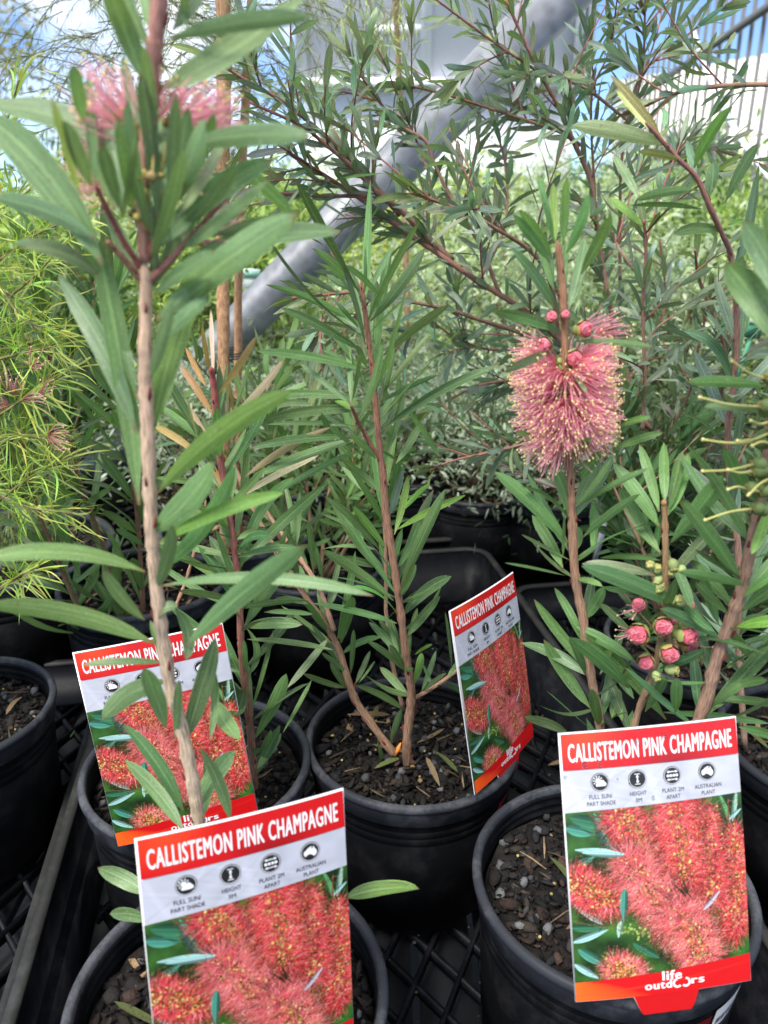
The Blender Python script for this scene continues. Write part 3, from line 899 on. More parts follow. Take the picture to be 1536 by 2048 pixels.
hero_leaves(lm, st, [
    (290, 165, 212, -35, 52, 0), (320, 178, 610, -5, 66, -12), (338, 78, 622, 34, 42, 12), (300, 60, 285, -40, 26), (375, 60, 362, -40, 20),
    (345, 60, 420, -60, 40), (300, 100, 190, -120, 40),
    (245, 302, -15, 212, 62, 22), (205, 528, -25, 232, 80, 22), (190, 478, -15, 395, 46, 14), (197, 550, 45, 494, 46, 16), (150, 500, 26, 488, 26, 4),
    (372, 292, 622, 272, 52, 12), (192, 372, 178, 138, 26, -4), (168, 245, 146, 128, 36, 0), (183, 372, 128, 240, 40, 0),
    (315, 442, 279, 145, 34, 8), (340, 400, 300, 200, 34, 12), (240, 450, 272, 265, 18, 4, (0.09, 0.15, 0.05)), (360, 330, 362, 205, 30, 4), (383, 300, 397, 208, 20, 4, (0.12, 0.17, 0.06)),
    (330, 470, 320, 245, 28, 6), (160, 390, 105, 200, 22, 0, (0.13, 0.17, 0.06)), (240, 420, 205, 290, 34, -4),
    (300, 470, 255, 198, 32, -6), (285, 450, 305, 168, 28, 4), (320, 460, 377, 212, 34, 6), (250, 430, 214, 178, 30, -6), (332, 440, 352, 186, 30, 4), (270, 430, 236, 232, 26, -4), (292, 330, 246, 108, 30, -4),
    (312, 300, 285, 88, 30, 4), (340, 420, 430, 225, 34, 8), (305, 500, 330, 255, 30, 6), (230, 420, 165, 215, 28, -4), (350, 470, 475, 330, 32, 8), (290, 560, 205, 400, 36, -6), (300, 520, 365, 300, 34, 8),
    (365, 370, 410, 240, 52, 0), (350, 440, 448, 280, 24, 6, (0.10, 0.15, 0.07)),
    (312, 500, 547, 318, 56, 20), (360, 500, 535, 362, 34, -6), (312, 642, 596, 428, 70, 12), (372, 520, 682, 464, 46, 18), (420, 472, 622, 452, 26, 6),
    (308, 590, 430, 505, 36, 6), (296, 585, 405, 360, 38, 8), (310, 560, 300, 400, 26), (430, 460, 600, 420, 44, -16, G_GREY, .03), (470, 330, 585, 430, 34, 6, None, .04),
    (272, 865, 118, 553, 46, 14), (278, 1010, 190, 468, 50, 10), (272, 790, 228, 620, 22, 4),
    (304, 868, 392, 570, 56, -10, G_BRIGHT), (304, 700, 420, 592, 34, 6), (300, 760, 345, 600, 30, 0), (330, 640, 420, 560, 30, 4),
    (316, 985, 583, 782, 52, 18, G_BRIGHT, -.03), (303, 1066, 428, 925, 66, 10, G_MID, -.02), (318, 1085, 568, 986, 34, 14, G_BRIGHT, -.01), (316, 1140, 470, 930, 40, 22, G_MID, 0.02),
    (322, 1172, 748, 1192, 30, 24, None, -.02), (372, 1292, 613, 1090, 54, 8, None, -.05),
    (291, 1144, -40, 1122, 40, 30, (0.085, 0.15, 0.045), -.03), (308, 1287, -40, 1212, 48, 20, (0.085, 0.15, 0.045), -.03),
    (312, 1244, 356, 1212, 22, 14, None, 0), (350, 1216, 372, 1320, 30, 14, None, 0),
    (332, 1362, 205, 1440, 50, 16), (370, 1482, 430, 1276, 46, 2), (332, 1456, 287, 1336, 40, 4), (366, 1622, 247, 1448, 36, 10), (366, 1660, 250, 1520, 34, 8),
    (395, 1618, 470, 1502, 42, -8), (462, 1642, 400, 1494, 30, 6), (350, 1480, 358, 1360, 20), (400, 1640, 410, 1510, 24, 8), (480, 1480, 430, 1400, 40, -6),
    (330, 1325, 165, 1330, 18, 5), (420, 1480, 425, 1330, 20, 8), (340, 1390, 300, 1240, 26, 6),
    (300, 1790, 195, 1735, 40, 4, None, 0.01), (300, 1840, 220, 1828, 30, 6, None, 0.01), (690, 1796, 838, 1778, 38, 8, G_MID, .0),
    (290, 1240, 205, 1140, 30, -6), (312, 1180, 345, 1050, 34, 6),
], base=GA, wf=.82)
adopt(rA, [stems_build(None, st, [0, 1], lm, nstep=7)])
for i in (2, 3, 4, 5):
    adopt(rA, [stems_build(None, st, [i], None, name='stem')])
stA = st

# ======================= plant LB : behind left
rL = potted(*LB_, 0.009, 'bottlebrush with bronze young leaves on a red shoot, behind the tall stem', group=GP, mix=2, rz=1.2)
st = Stemset()
O5 = (100, 640); S5 = 2.954
st.add([(515, 1655), (508, 1560), (499, 1448), (491, 1380), (484, 1312), (481, 1262), (478, 1190), (470, 1110), (454, 1000), (442, 930), (436, 870), (430, 802), (425, 752), (422, 735)],
       .568, .50, .0036, .0018, col=((0.33, 0.19, 0.12), (0.50, 0.13, 0.12)))
st.add([(482, 1262), (505, 1200), (470, 1170), (420, 1120)][:2] + [(478, 1262)], .55, .55, .0012, .001)
st.add([(350, 1215), (372, 1160), (400, 1060), (412, 1000)], .58, .62, .0016, .0012, col=(0.36, 0.2, 0.13))
lm = MB()
hero_leaves(lm, st, [
    (920, 390, 800, 160, 44, 0, BRONZE), (960, 560, 765, 262, 56, 6, BRONZE), (940, 310, 895, 30, 40, 4, BRONZE), (965, 330, 950, -60, 34, 0, PINKP),
    (995, 440, 1220, 95, 54, 8, (0.18, 0.125, 0.07)), (1060, 590, 1384, 230, 58, 14, PINKP), (1085, 560, 1060, 370, 28, 0, BRONZE), (1045, 560, 1050, 380, 22, 0, PALE),
    (940, 690, 700, 390, 44, 8, TANP), (880, 730, 810, 465, 16, 0, PALE), (870, 785, 610, 622, 60, 10, (0.19, 0.135, 0.05)),
    (1150, 930, 1660, 634, 62, 24, (0.21, 0.175, 0.09)), (1122, 1046, 1592, 797, 56, 14, PALE), (1030, 1060, 930, 830, 62, 10, (0.16, 0.11, 0.03)), (470, 550, 395, 475, 40, 0, PALE),
    (1090, 1310, 1170, 690, 62, 14, G_MID), (1065, 1370, 985, 1030, 58, 0, G_MID), (1115, 1460, 1645, 955, 84, 14, G_MID),
    (1085, 1375, 1460, 1338, 66, 16), (1100, 1300, 1292, 1240, 56, 14), (1120, 1780, 940, 1275, 112, 34, G_DARK), (1030, 1680, 640, 1440, 56, -6), (990, 1490, 640, 1330, 56, -10),
    (1140, 1815, 1492, 1800, 92, 20), (1150, 1810, 1512, 1335, 112, -20, G_MID), (1000, 1000, 620, 930, 50, 10), (1010, 1000, 760, 700, 50, 6),
    (1000, 760, 640, 500, 60, -8), (1010, 900, 1160, 640, 40, 6), (1020, 960, 1080, 780, 40, 0), (1040, 1120, 1270, 870, 56, 6), (1020, 1080, 760, 1180, 60, -10),
    (1080, 1400, 620, 1310, 60, 8), (1060, 1560, 760, 1370, 60, 0), (1110, 1640, 980, 1240, 50, 6), (1080, 560, 1190, 215, 26, 4), (1000, 560, 1050, 240, 24, 2),
    (1060, 1240, 850, 1080, 56, 6), (1100, 1540, 1330, 1500, 56, 10), (1110, 1700, 1530, 1660, 60, 8), (1100, 1660, 760, 1600, 56, 6), (840, 1350, 1030, 1000, 50, 10),
    (1020, 1200, 1100, 860, 54, 6), (980, 900, 880, 620, 60, -6, G_DARK),
], O5, S5, base=G_MID)
hero_leaves(lm, st, [
    (160, 1220, 150, 928, 60, 60, G_MID), (190, 1410, 316, 945, 36, 6, G_MID), (205, 1592, 392, 1203, 86, 16), (395, 1290, 638, 995, 60, 4, G_GREY), (372, 1552, 542, 1238, 30, 4),
    (215, 1772, 362, 1556, 66, 0), (140, 1330, -130, 1215, 60, 10), (95, 520, 452, 456, 54, 16), (70, 430, 292, 350, 60, 20), (150, 1530, -60, 1290, 60, 12), (110, 1480, 0, 1280, 40, 4),
    (260, 840, 550, 852, 44, 10), (310, 770, 520, 790, 56, 16, G_GREY), (665, 1062, 160, 1000, 50, 12, G_MID), (340, 540, 390, 350, 40), (150, 1200, 140, 1000, 40, 4),
], (440, 940), 2.954, base=G_MID)
hero_leaves(lm, st, [
    (485, 1345, 275, 1336, 26, 10, G_DARK), (488, 1400, 400, 1335, 30, 4, G_DARK), (486, 1380, 370, 1300, 30, -4, G_DARK), (490, 1470, 430, 1370, 30, 0), (150, 1460, 140, 1475, 4),
    (505, 1600, 440, 1480, 26, 6), (500, 1560, 560, 1450, 26, 4),
], base=G_DARK)
auto_leaves(lm, st.S[0][0], 24, .074, .0092, t0=.12, t1=.86, alpha=(35, 75), base=G_DARK, seg=10, across=5, cj=.25)
adopt(rL, [stems_build(None, st, [0], lm)])
adopt(rL, [stems_build(None, st, [2], None)])
# stray leaf at left of the card
# ======================= plant C : central
rC = potted(*C_, 0.005, 'central bottlebrush with two bare lower stems standing in grey gravelly mix', group=GP, mix=0, rz=2.2)
st = Stemset()
O1 = (480, 500); S1 = 2.954; O2 = (440, 940); S2 = 2.954
CB = (0.36, 0.215, 0.135)
st.add([(814, 1530), (814, 1482), (821, 1420), (822, 1377), (815, 1329), (806, 1262), (792, 1157), (773, 1031), (766, 950), (761, 916), (752, 818), (744, 730), (736, 670), (727, 602), (722, 560)],
       0, 0, .0046, .0014, col=(CB, (0.40, 0.18, 0.12)), fl=[.602, .60, .596, .592, .588, .582, .575, .568, .562, .56, .553, .548, .545, .54, .538])
st.add([(790, 1512), (738, 1441), (711, 1400), (697, 1363), (677, 1299), (650, 1248), (609, 1190), (565, 1123), (525, 1055), (490, 985), (468, 930)],
       .61, .66, .0040, .0022, col=(CB, CB))
st.add([(805, 1415), (785, 1329), (779, 1279), (772, 1221), (772, 1157), (770, 1080), (764, 1000)], .63, .64, .0022, .0014, col=((0.5, 0.3, 0.2), (0.45, 0.26, 0.18)))
st.add([(668, 1262), (643, 1187), (623, 1150), (575, 1082), (525, 1014), (500, 985)], .63, .70, .0026, .0018, col=((0.45, 0.27, 0.18), (0.45, 0.27, 0.18)))
st.add([(820, 1400), (833, 1394), (863, 1377), (894, 1356), (925, 1330), (950, 1300)], .592, .62, .0022, .0014, col=((0.42, 0.26, 0.17), (0.42, 0.26, 0.17)))
st.add([(761, 922), (730, 869), (714, 838), (702, 811)], .56, .53, .0016, .0010, col=((0.38, 0.16, 0.10), (0.38, 0.13, 0.10)))
lm = MB()
GC = (0.052, 0.105, 0.038)
hero_leaves(lm, st, [
    (740, 462, 150, 205, 62, 30), (720, 600, 240, 340, 74, 16), (742, 712, 100, 600, 72, 24), (745, 885, 90, 872, 72, 32), (780, 942, 110, 1012, 84, 30),
    (690, 1042, 160, 1030, 38, 14), (650, 908, 350, 665, 44, 2, G_GREY), (655, 905, 630, 528, 44, 8), (665, 885, 712, 600, 32, 4), (705, 1000, 842, 555, 66, 14, G_MID),
    (650, 942, 558, 890, 46, 8, G_BRIGHT), (745, 1105, 885, 898, 62, 18, G_GREY), (842, 1062, 1532, 680, 72, 30, (0.045, 0.10, 0.035), -.03), (830, 900, 1170, 738, 40, 10),
    (872, 1190, 970, 850, 46, 8), (1180, 1222, 1000, 952, 52, 6), (922, 1262, 1076, 1008, 60, 6), (822, 870, 1130, 478, 42, 0, (0.12, 0.17, 0.09)), (850, 620, 1232, 325, 70, 8),
    (770, 422, 1092, -10, 86, 14, (0.06, 0.11, 0.045)), (762, 232, 892, -10, 48, 2), (738, 250, 738, -20, 30, 2), (705, 245, 428, -10, 64, 14, G_MID), (822, 272, 624, 88, 50, 10),
    (802, 1232, 650, 1088, 58, 8, G_MID), (832, 1182, 990, 1288, 28, 2), (705, 1112, 105, 1330, 74, 16), (705, 1182, 240, 1422, 50, 14), (655, 1102, 60, 1170, 66, 20),
    (842, 1440, 588, 1230, 66, 8, G_MID), (802, 1480, 600, 1278, 50, 0), (840, 900, 912, 565, 40, 4), (850, 832, 920, 425, 26, 2), (755, 700, 690, 560, 44), (770, 560, 770, 330, 36, 2),
    (700, 460, 560, 300, 36, 4), (760, 500, 960, 300, 22, 4), (770, 860, 690, 660, 30), (820, 1000, 900, 860, 44), (840, 1100, 930, 900, 44), (700, 470, 500, 350, 40, 10),
    (560, 1230, 480, 960, 50, 10, G_DARK), (690, 1100, 480, 960, 44, 6, G_DARK), (770, 640, 840, 470, 30), (760, 700, 480, 590, 44, -8), (690, 1180, 530, 1050, 40, 6),
    (740, 560, 600, 60, 44, 10, G_GREY), (735, 470, 650, 130, 40, 0), (765, 430, 800, 160, 40, 4),
], O1, S1, base=GC, Lt=0.095)
hero_leaves(lm, st, [
    (966, 312, 760, -10, 60, 14), (942, 472, 620, 155, 60, 18), (1012, 642, 650, 183, 78, -22, G_MID), (1025, 772, 598, 470, 76, 14, (0.075, 0.14, 0.045)), (985, 472, 780, 208, 58, 4, G_BRIGHT),
    (1045, 906, 550, 788, 58, 12), (930, 472, 600, 470, 38, 22), (930, 572, 720, 520, 66, 6), (1045, 582, 1180, 293, 62, 8), (1065, 702, 1332, 112, 84, -6, G_MID),
    (1045, 352, 1452, 148, 56, 12, G_BRIGHT), (1065, 752, 1160, 560, 60, -4), (1080, 862, 1367, 628, 92, 30, G_DARK), (1105, 982, 1302, 743, 74, -6), (1110, 1002, 1166, 815, 42, 0),
    (1150, 1092, 1256, 1028, 26, 6, G_BRIGHT), (1152, 1262, 1192, 1078, 58, 4, G_BRIGHT), (1190, 1312, 1276, 1068, 42, 4), (1075, 1112, 880, 898, 60, 8), (1045, 1040, 935, 880, 44),
    (1002, 642, 940, 430, 48, 4), (1030, 382, 1112, 30, 56, 8, G_BRIGHT), (1080, 242, 1242, 80, 44, 10, G_BRIGHT), (1000, 272, 1082, -10, 62, 0, G_BLUE), (720, 1087, 947, 990, 58, 20, G_DARK),
    (745, 1287, 488, 1203, 48, -8, G_MID), (745, 1292, 650, 1138, 56, 4), (790, 1270, 1082, 1412, 50, 16, G_MID), (1120, 1352, 943, 1163, 64, 6, G_GREY), (800, 1262, 886, 1068, 44, 4),
    (820, 1257, 916, 1128, 20, 2), (720, 1142, 518, 918, 62, 8), (700, 1140, 540, 910, 44, 2), (612, 872, 720, 478, 44, 4), (692, 1012, 800, 480, 56, 8), (716, 1022, 782, 748, 92, 0),
    (772, 1202, 790, 940, 42, 2), (552, 612, 520, 298, 46, 4), (602, 642, 553, 428, 42, 4), (452, 452, 470, 128, 48, 2, G_MID), (1080, 1120, 1010, 880, 44), (1120, 1120, 1120, 930, 30),
    (1200, 1310, 1340, 1200, 34, 8), (1330, 1255, 1560, 1370, 46, -4, G_DARK), (1370, 1165, 1330, 836, 26, 4), (1340, 1230, 1420, 1110, 30), (1260, 1290, 1200, 1150, 26),
    (1060, 1100, 990, 870, 40), (1100, 1200, 1000, 1030, 44, 4), (1080, 1180, 870, 1010, 50, 10), (760, 1210, 600, 1080, 40, 4), (1010, 1610, 1072, 1410, 50, 0, G_DARK, 0), (975, 1775, 928, 1588, 46, 2, G_MID, -.02),
    (640, 960, 530, 830, 40), (600, 880, 700, 700, 36), (520, 740, 470, 560, 44), (480, 720, 420, 470, 40, 0, G_DARK),
], O2, S2, base=GC, Lt=0.085)
auto_leaves(lm, st.S[0][0], 12, .084, .0078, t0=.40, t1=.98, alpha=(35, 70), base=GC, seg=10, across=5, cj=.25)
auto_leaves(lm, st.S[0][0], 6, .05, .0075, t0=.16, t1=.45, alpha=(35, 70), base=GC, seg=10, across=5, cj=.25)
for i in (1, 2, 3):
    auto_leaves(lm, st.S[i][0], 8, .058, .0066, t0=.3, alpha=(30, 70), base=GC, seg=9, across=5, cj=.25)
adopt(rC, [stems_build(None, st, [0], lm)])
for i in (1, 2, 3, 4, 5): adopt(rC, [stems_build(None, st, [i], None)])

# ======================= plant F : front right pot
rF = potted(*FR_, 0.013, 'bottlebrush bearing the open pink brush flower and a cluster of pink buds', group=GP, mix=0, rz=3.7)
st = Stemset()
O3 = (960, 360); S3 = 3.414; O4 = (960, 880); S4 = 2.667
FB = (0.36, 0.225, 0.15)
st.add([(1215, 1640), (1200, 1454), (1178, 1330), (1166, 1236), (1155, 1180), (1148, 1124), (1144, 1030), (1141, 960), (1136, 860), (1133, 780), (1130, 700), (1127, 600), (1121, 530), (1115, 483)],
       0, 0, .0034, .0019, col=(FB, (0.42, 0.21, 0.12)), fl=[.452, .455, .456, .457, .457, .456, .455, .454, .452, .452, .450, .448, .446, .445])
st.add([(1235, 1640), (1268, 1454), (1297, 1368), (1318, 1300), (1326, 1236), (1331, 1180), (1331, 1100), (1329, 1020), (1327, 1000)],
       .445, .43, .0026, .0017, col=(FB, (0.46, 0.27, 0.13)))
st.add([(1300, 1640), (1400, 1431), (1432, 1322), (1462, 1236), (1482, 1180), (1500, 1100), (1520, 1000), (1532, 930), (1545, 820), (1560, 700), (1585, 560)],
       .425, .385, .0040, .0026, col=((0.36, 0.22, 0.16), (0.42, 0.24, 0.15)))
lm = MB()
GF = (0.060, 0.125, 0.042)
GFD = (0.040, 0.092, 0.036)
hero_leaves(lm, st, [
    (515, 425, 500, 18, 76, -4, (0.10, 0.18, 0.045)), (568, 445, 592, -25, 86, 2, (0.085, 0.155, 0.05)), (588, 500, 745, 92, 94, 14), (505, 425, 393, -45, 60, 8), (482, 565, 228, 235, 86, 8),
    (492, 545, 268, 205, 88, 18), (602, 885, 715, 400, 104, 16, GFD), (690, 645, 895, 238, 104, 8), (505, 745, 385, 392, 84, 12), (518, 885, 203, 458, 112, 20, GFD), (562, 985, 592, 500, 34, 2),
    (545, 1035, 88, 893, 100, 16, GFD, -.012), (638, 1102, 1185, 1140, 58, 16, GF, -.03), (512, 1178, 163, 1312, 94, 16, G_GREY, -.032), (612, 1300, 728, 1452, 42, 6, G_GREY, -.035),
    (372, 1765, 248, 1725, 54, 6, None, -.03), (680, 1875, 745, 1750, 78, 0, None, -.03), (945, 1682, 1162, 1622, 62, 10), (930, 1832, 1252, 1722, 72, 10), (690, 2045, 822, 1848, 104, 0),
    (560, 620, 600, 420, 50),
], O3, S3, base=GF, Lt=0.06)
hero_leaves(lm, st, [
    (472, 405, 388, 122, 78, 12), (505, 342, 642, 58, 98, 10), (510, 352, 702, 98, 42, 8), (470, 552, 78, 168, 98, 18), (442, 682, 278, 400, 80, 8), (478, 640, 220, 503, 26, 0),
    (452, 722, 130, 655, 20, 5), (503, 602, 521, 462, 52, 16), (442, 622, 450, 388, 26, 2), (505, 652, 622, 570, 26), (512, 742, 652, 780, 46, 10), (568, 952, 662, 785, 76, 2),
    (542, 342, 902, 150, 46, 14), (545, 522, 852, 288, 62, 10), (602, 602, 602, 338, 56, 8), (962, 642, 640, 628, 46, 16),
    (955, 382, 850, 22, 72, 6), (985, 332, 980, 12, 72, 0), (1000, 402, 1112, 68, 86, 14), (1008, 372, 1080, 58, 66, -4), (955, 462, 710, 122, 98, 8), (960, 602, 740, 243, 92, -8),
    (1020, 547, 1292, 188, 116, 12), (935, 722, 545, 660, 74, 10, G_GREY, .01), (1130, 922, 541, 672, 122, 20, GFD, -.04), (1282, 1057, 960, 898, 84, 10, GFD, .0),
    (832, 1192, 513, 998, 78, 12), (792, 1322, 478, 1052, 112, 14), (992, 1492, 560, 1030, 90, 22), (592, 1432, 340, 1063, 84, -8), (602, 1242, 288, 848, 78, -6), (552, 1082, 398, 788, 62, 8),
    (470, 1562, 238, 1473, 72, 8, G_GREY), (1385, 737, 1068, 318, 110, 10), (1430, 542, 1093, 16, 84, 22), (1430, 782, 1060, 702, 70, 8), (1342, 872, 1128, 640, 84, -4), (1322, 932, 1150, 760, 60),
    (1272, 982, 1180, 720, 72, 2, GFD), (1222, 1262, 1130, 830, 62, 8, GFD), (1450, 612, 1562, 378, 100, -10), (1440, 782, 1600, 600, 80, 4), (1400, 912, 1655, 718, 90, 4), (1360, 1002, 1705, 965, 84, 18, G_BRIGHT),
    (1340, 1112, 1600, 1042, 42, 10), (1198, 1472, 1655, 968, 110, 8), (1290, 1142, 1432, 1200, 26, 16), (640, 1532, 590, 1330, 80, 4), (702, 1482, 742, 1328, 72, 0), (1042, 1452, 1052, 1268, 82, 0),
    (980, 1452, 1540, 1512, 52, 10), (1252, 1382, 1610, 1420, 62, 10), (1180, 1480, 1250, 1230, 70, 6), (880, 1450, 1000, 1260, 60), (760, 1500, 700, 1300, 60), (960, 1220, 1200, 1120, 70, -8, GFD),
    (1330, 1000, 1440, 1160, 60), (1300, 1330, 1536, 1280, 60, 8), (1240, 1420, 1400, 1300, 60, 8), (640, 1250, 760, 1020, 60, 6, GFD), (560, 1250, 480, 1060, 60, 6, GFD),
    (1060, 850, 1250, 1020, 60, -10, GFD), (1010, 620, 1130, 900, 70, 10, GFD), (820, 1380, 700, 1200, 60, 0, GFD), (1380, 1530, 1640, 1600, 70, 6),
], O4, S4, base=GF, Lt=0.07)
hero_leaves(lm, st, [
    (432, 695, 135, 680, 56, 10, GF), (435, 795, 203, 768, 40, 10, G_GREY), (440, 1130, 378, 1320, 46, 8, G_BRIGHT), (330, 1490, 520, 1360, 40, 6), (340, 1560, 500, 1590, 50, 14),
], (1300, 400), 1.862, base=GF, Lt=0.07)
for i, t1_ in ((0, .60), (1, .8), (2, .8)):
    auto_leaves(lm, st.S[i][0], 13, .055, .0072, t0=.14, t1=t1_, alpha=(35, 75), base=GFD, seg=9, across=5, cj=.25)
adopt(rF, [stems_build(None, st, [0], lm)])
for i in (1, 2): adopt(rF, [stems_build(None, st, [i], None)])
stF = st


# ---------------------------------------------------------------- flowers
_sv = None


def ball(mb, c, r, col, n=8, jit=0.0, sq=(1, 1, 1), axis=None):
    m = n
    th = np.linspace(0, 2 * np.pi, n, endpoint=False); ph = np.linspace(0.12, np.pi - 0.12, m)
    V = np.stack([np.sin(ph)[:, None] * np.cos(th), np.sin(ph)[:, None] * np.sin(th), np.repeat(np.cos(ph)[:, None], n, 1)], -1).reshape(-1, 3)
    V = V * np.array(sq) * r * (1 + rng.normal(0, jit, (len(V), 1)))
    if axis is not None:
        q = Vector(axis).to_track_quat('Z', 'Y').to_matrix(); V = V @ np.array(q).T
    i = np.arange(m - 1)[:, None] * n; j = np.arange(n)[None]; j2 = (j + 1) % n
    mb.add(V + np.array(c), np.stack([i + j, i + n + j, i + n + j2, i + j2], -1).reshape(-1, 4), col)
    s0 = mb.n - len(V)
    mb.F.append(np.array([[s0 + k for k in range(n)]])); mb.F.append(np.array([[s0 + (m - 1) * n + k for k in range(n - 1, -1, -1)]]))


def burst(fil, ant, c, d, L, n, spread=1.0, col=(1.0, 0.34, 0.37), rad=0.00019, curl=0.2, wob=.08):
    """one floret: n stamens opening in a cone round direction d, each with a cream anther"""
    d = np.array(d) / np.linalg.norm(d)
    a = np.cross(d, [0, 0, 1.0]); a /= np.linalg.norm(a) + 1e-9; b2 = np.cross(d, a)
    for k in range(n):
        th = rng.uniform(0, 2 * np.pi); ps = spread * math.sqrt(rng.random())
        e = d * math.cos(ps) + (a * math.cos(th) + b2 * math.sin(th)) * math.sin(ps)
        l = L * rng.uniform(0.78, 1.08)
        s0 = np.array(c) + (e - d * 0.6) * 0.0022
        bendv = (a * math.cos(th) + b2 * math.sin(th)) * curl * l * 0.35 + rng.normal(0, wob, 3) * l
        t = np.linspace(0, 1, 6)[:, None]
        pts = s0 + e * l * t + bendv * np.sin(np.pi * t * 0.9) - np.array([0, 0, 0.06 * l]) * t * t
        f = np.linspace(0, 1, 6)[:, None]
        cc = np.array(col) * (1 - f) + np.array([1.0, 0.60, 0.69]) * f
        fil.tube(pts, np.linspace(rad * 1.15, rad * 0.8, 6), n=4, col=cc * rng.uniform(0.8, 1.15), cap=False)
        if k % 2: ball(ant, pts[-1], 0.00056, np.array([0.95, 0.84, 0.42]) * rng.uniform(0.75, 1.15), n=5, sq=(1, .8, 1.3))


def bud_open(mb, gr, c, d, r):
    """half open floret bud: crumpled pink stamens in a green cup of round petals"""
    d = np.array(d) / np.linalg.norm(d)
    ball(mb, c, r * 0.82, (0.95, 0.20, 0.28), n=12, jit=0.05)
    a = np.cross(d, [0, 0, 1.0]); a /= np.linalg.norm(a) + 1e-9; b2 = np.cross(d, a)
    for k in range(34):
        th = rng.uniform(0, 6.28); w_ = rng.uniform(0.3, 1.5)
        p = []
        for t in np.linspace(-1, 1, 6):
            ps = 0.25 + 1.0 * abs(math.sin(w_ + t)) * 0.9; tt = th + t * 0.9
            e = d * math.cos(ps) + (a * math.cos(tt) + b2 * math.sin(tt)) * math.sin(ps)
            p.append(np.array(c) + e * r * rng.uniform(0.86, 1.02))
        mb.tube(p, 0.00026, n=4, col=np.array([1.0, 0.38, 0.45]) * rng.uniform(0.6, 1.25), cap=False)
    cup(gr, c, d, r)


def cup(gr, c, d, r, col=(0.23, 0.27, 0.08)):
    d = np.array(d) / np.linalg.norm(d)
    a = np.cross(d, [0, 0, 1.0]); a /= np.linalg.norm(a) + 1e-9; b2 = np.cross(d, a)
    ball(gr, np.array(c) - d * r * 0.95, r * 0.72, np.array(col) * 0.8, n=10, jit=0.03, sq=(1, 1, 1.1), axis=d)
    for k in range(5):
        th0 = k * 2 * np.pi / 5 + rng.uniform(-.2, .2)
        V = []
        for i, ps in enumerate(np.linspace(2.4, 1.30, 4)):
            for j, dt in enumerate(np.linspace(-0.55, 0.55, 4)):
                q = dt * (0.9, 1.0, 1.0, 0.6)[i]
                e = d * math.cos(ps) + (a * math.cos(th0 + q) + b2 * math.sin(th0 + q)) * math.sin(ps)
                V.append(np.array(c) + e * r * (1.0, 1.07, 1.14, 1.16)[i])
        Fq = [[i * 4 + j, i * 4 + j + 1, i * 4 + j + 5, i * 4 + j + 4] for i in range(3) for j in range(3)]
        gr.add(V, Fq, np.array(col) * rng.uniform(0.8, 1.4) + (np.array([0.12, 0.0, 0.01]) if rng.random() < .4 else 0))


def flower_root(pt, root, name, label=None):
    o = bpy.data.objects.new(name, None); o.empty_display_size = 0.01
    lnk(o, root)
    o.location = np.array(pt) - np.array(root.location)
    if label: o['label'] = label
    return o


def under(fr, root, objs):
    w_ = np.array(root.location) + np.array(fr.location)
    for o in objs:
        o.parent = fr
        o.matrix_parent_inverse = Matrix.Translation(Vector(w_)).inverted()


def build_under(root, ptw, name, label, parts):
    fr = flower_root(ptw, root, name, label)
    obs = []
    for nm, mb, mat in parts:
        if mb.n: obs.append(mb.build(nm, mat))
    under(fr, root, obs)
    return fr


# the big open brush
AX = [P(1131, 705, .450), P(1137, 880, .453)]
fil, ant, gr, pk = MB(), MB(), MB(), MB()
axd = AX[1] - AX[0]
FL_LIST = [(515, 1320, -1, -.25, .15), (515, 1420, -1, -.3, -.1), (520, 1500, -.9, -.4, -.35), (530, 1620, -.9, -.35, -.25), (540, 1740, -.8, -.4, -.45),
           (650, 1330, 1, -.2, .25), (655, 1400, 1, -.3, 0), (680, 1520, 1, -.35, -.25), (665, 1620, .95, -.3, -.3), (660, 1700, .9, -.4, -.35),
           (590, 1490, -.05, -.85, -.5), (605, 1640, .1, -.9, -.4), (555, 1560, -.5, -.7, -.45), (640, 1560, .5, -.7, -.45), (690, 1240, 1, -.1, .35),
           (525, 1400, -.8, .7, 0), (650, 1450, .8, .7, 0), (590, 1660, 0, .8, -.5), (640, 1300, .6, .7, .2), (520, 1240, -1, .1, .15), (675, 1290, 1, .1, .1), (515, 1290, -1, -.35, .1), (665, 1250, .95, -.3, .2), (560, 1700, -.3, .5, -.9), (560, 1330, -.45, -.85, -.1), (635, 1330, .45, -.85, -.1), (600, 1570, .0, -.95, -.2), (500, 1340, -.8, .5, .3), (680, 1360, .8, .5, .2), (510, 1560, -.8, .5, -.3), (690, 1600, .8, .5, -.3)]
for i, (X, Y, dx, dy, dz) in enumerate(FL_LIST):
    c = P(O3[0] + X / S3, O3[1] + Y / S3, .452 + .006 * dy)
    d = np.array([dx, dy, dz]) + rng.normal(0, .06, 3)
    burst(fil, ant, c, d, .0232 * rng.uniform(.92, 1.08) * (.85 if dz > .3 else 1), 86, spread=.80, curl=.20, rad=.00017, wob=.06)
    d /= np.linalg.norm(d)
    cup(gr, c - d * .0012, d, 0.0027)
    ball(gr, c - d * .0035, 0.0024, np.array([0.13, 0.18, 0.06]) * rng.uniform(.8, 1.3), n=8)
for (px, py, dx, dz, r) in ((1090, 690, -1, .25, .0042), (1168, 658, 1, .5, .0046), (1104, 634, -.7, .8, .0032), (1147, 716, .3, -.1, .0046), (1160, 735, .6, -.2, .0034), (1130, 630, .2, .8, .0026)):
    c = P(px, py, .444); d = np.array([dx * .6, -0.8, dz * .5])
    bud_open(pk, gr, c, d, r)
for (px, py, dx) in ((1160, 665, 1), (1190, 668, 1), (1085, 700, -1)):
    burst(fil, ant, P(px, py, .452), [dx, -.1, .45], 0.019, 16, spread=0.6, col=(0.72, 0.18, 0.25))
ctr = (AX[0] + AX[1]) / 2
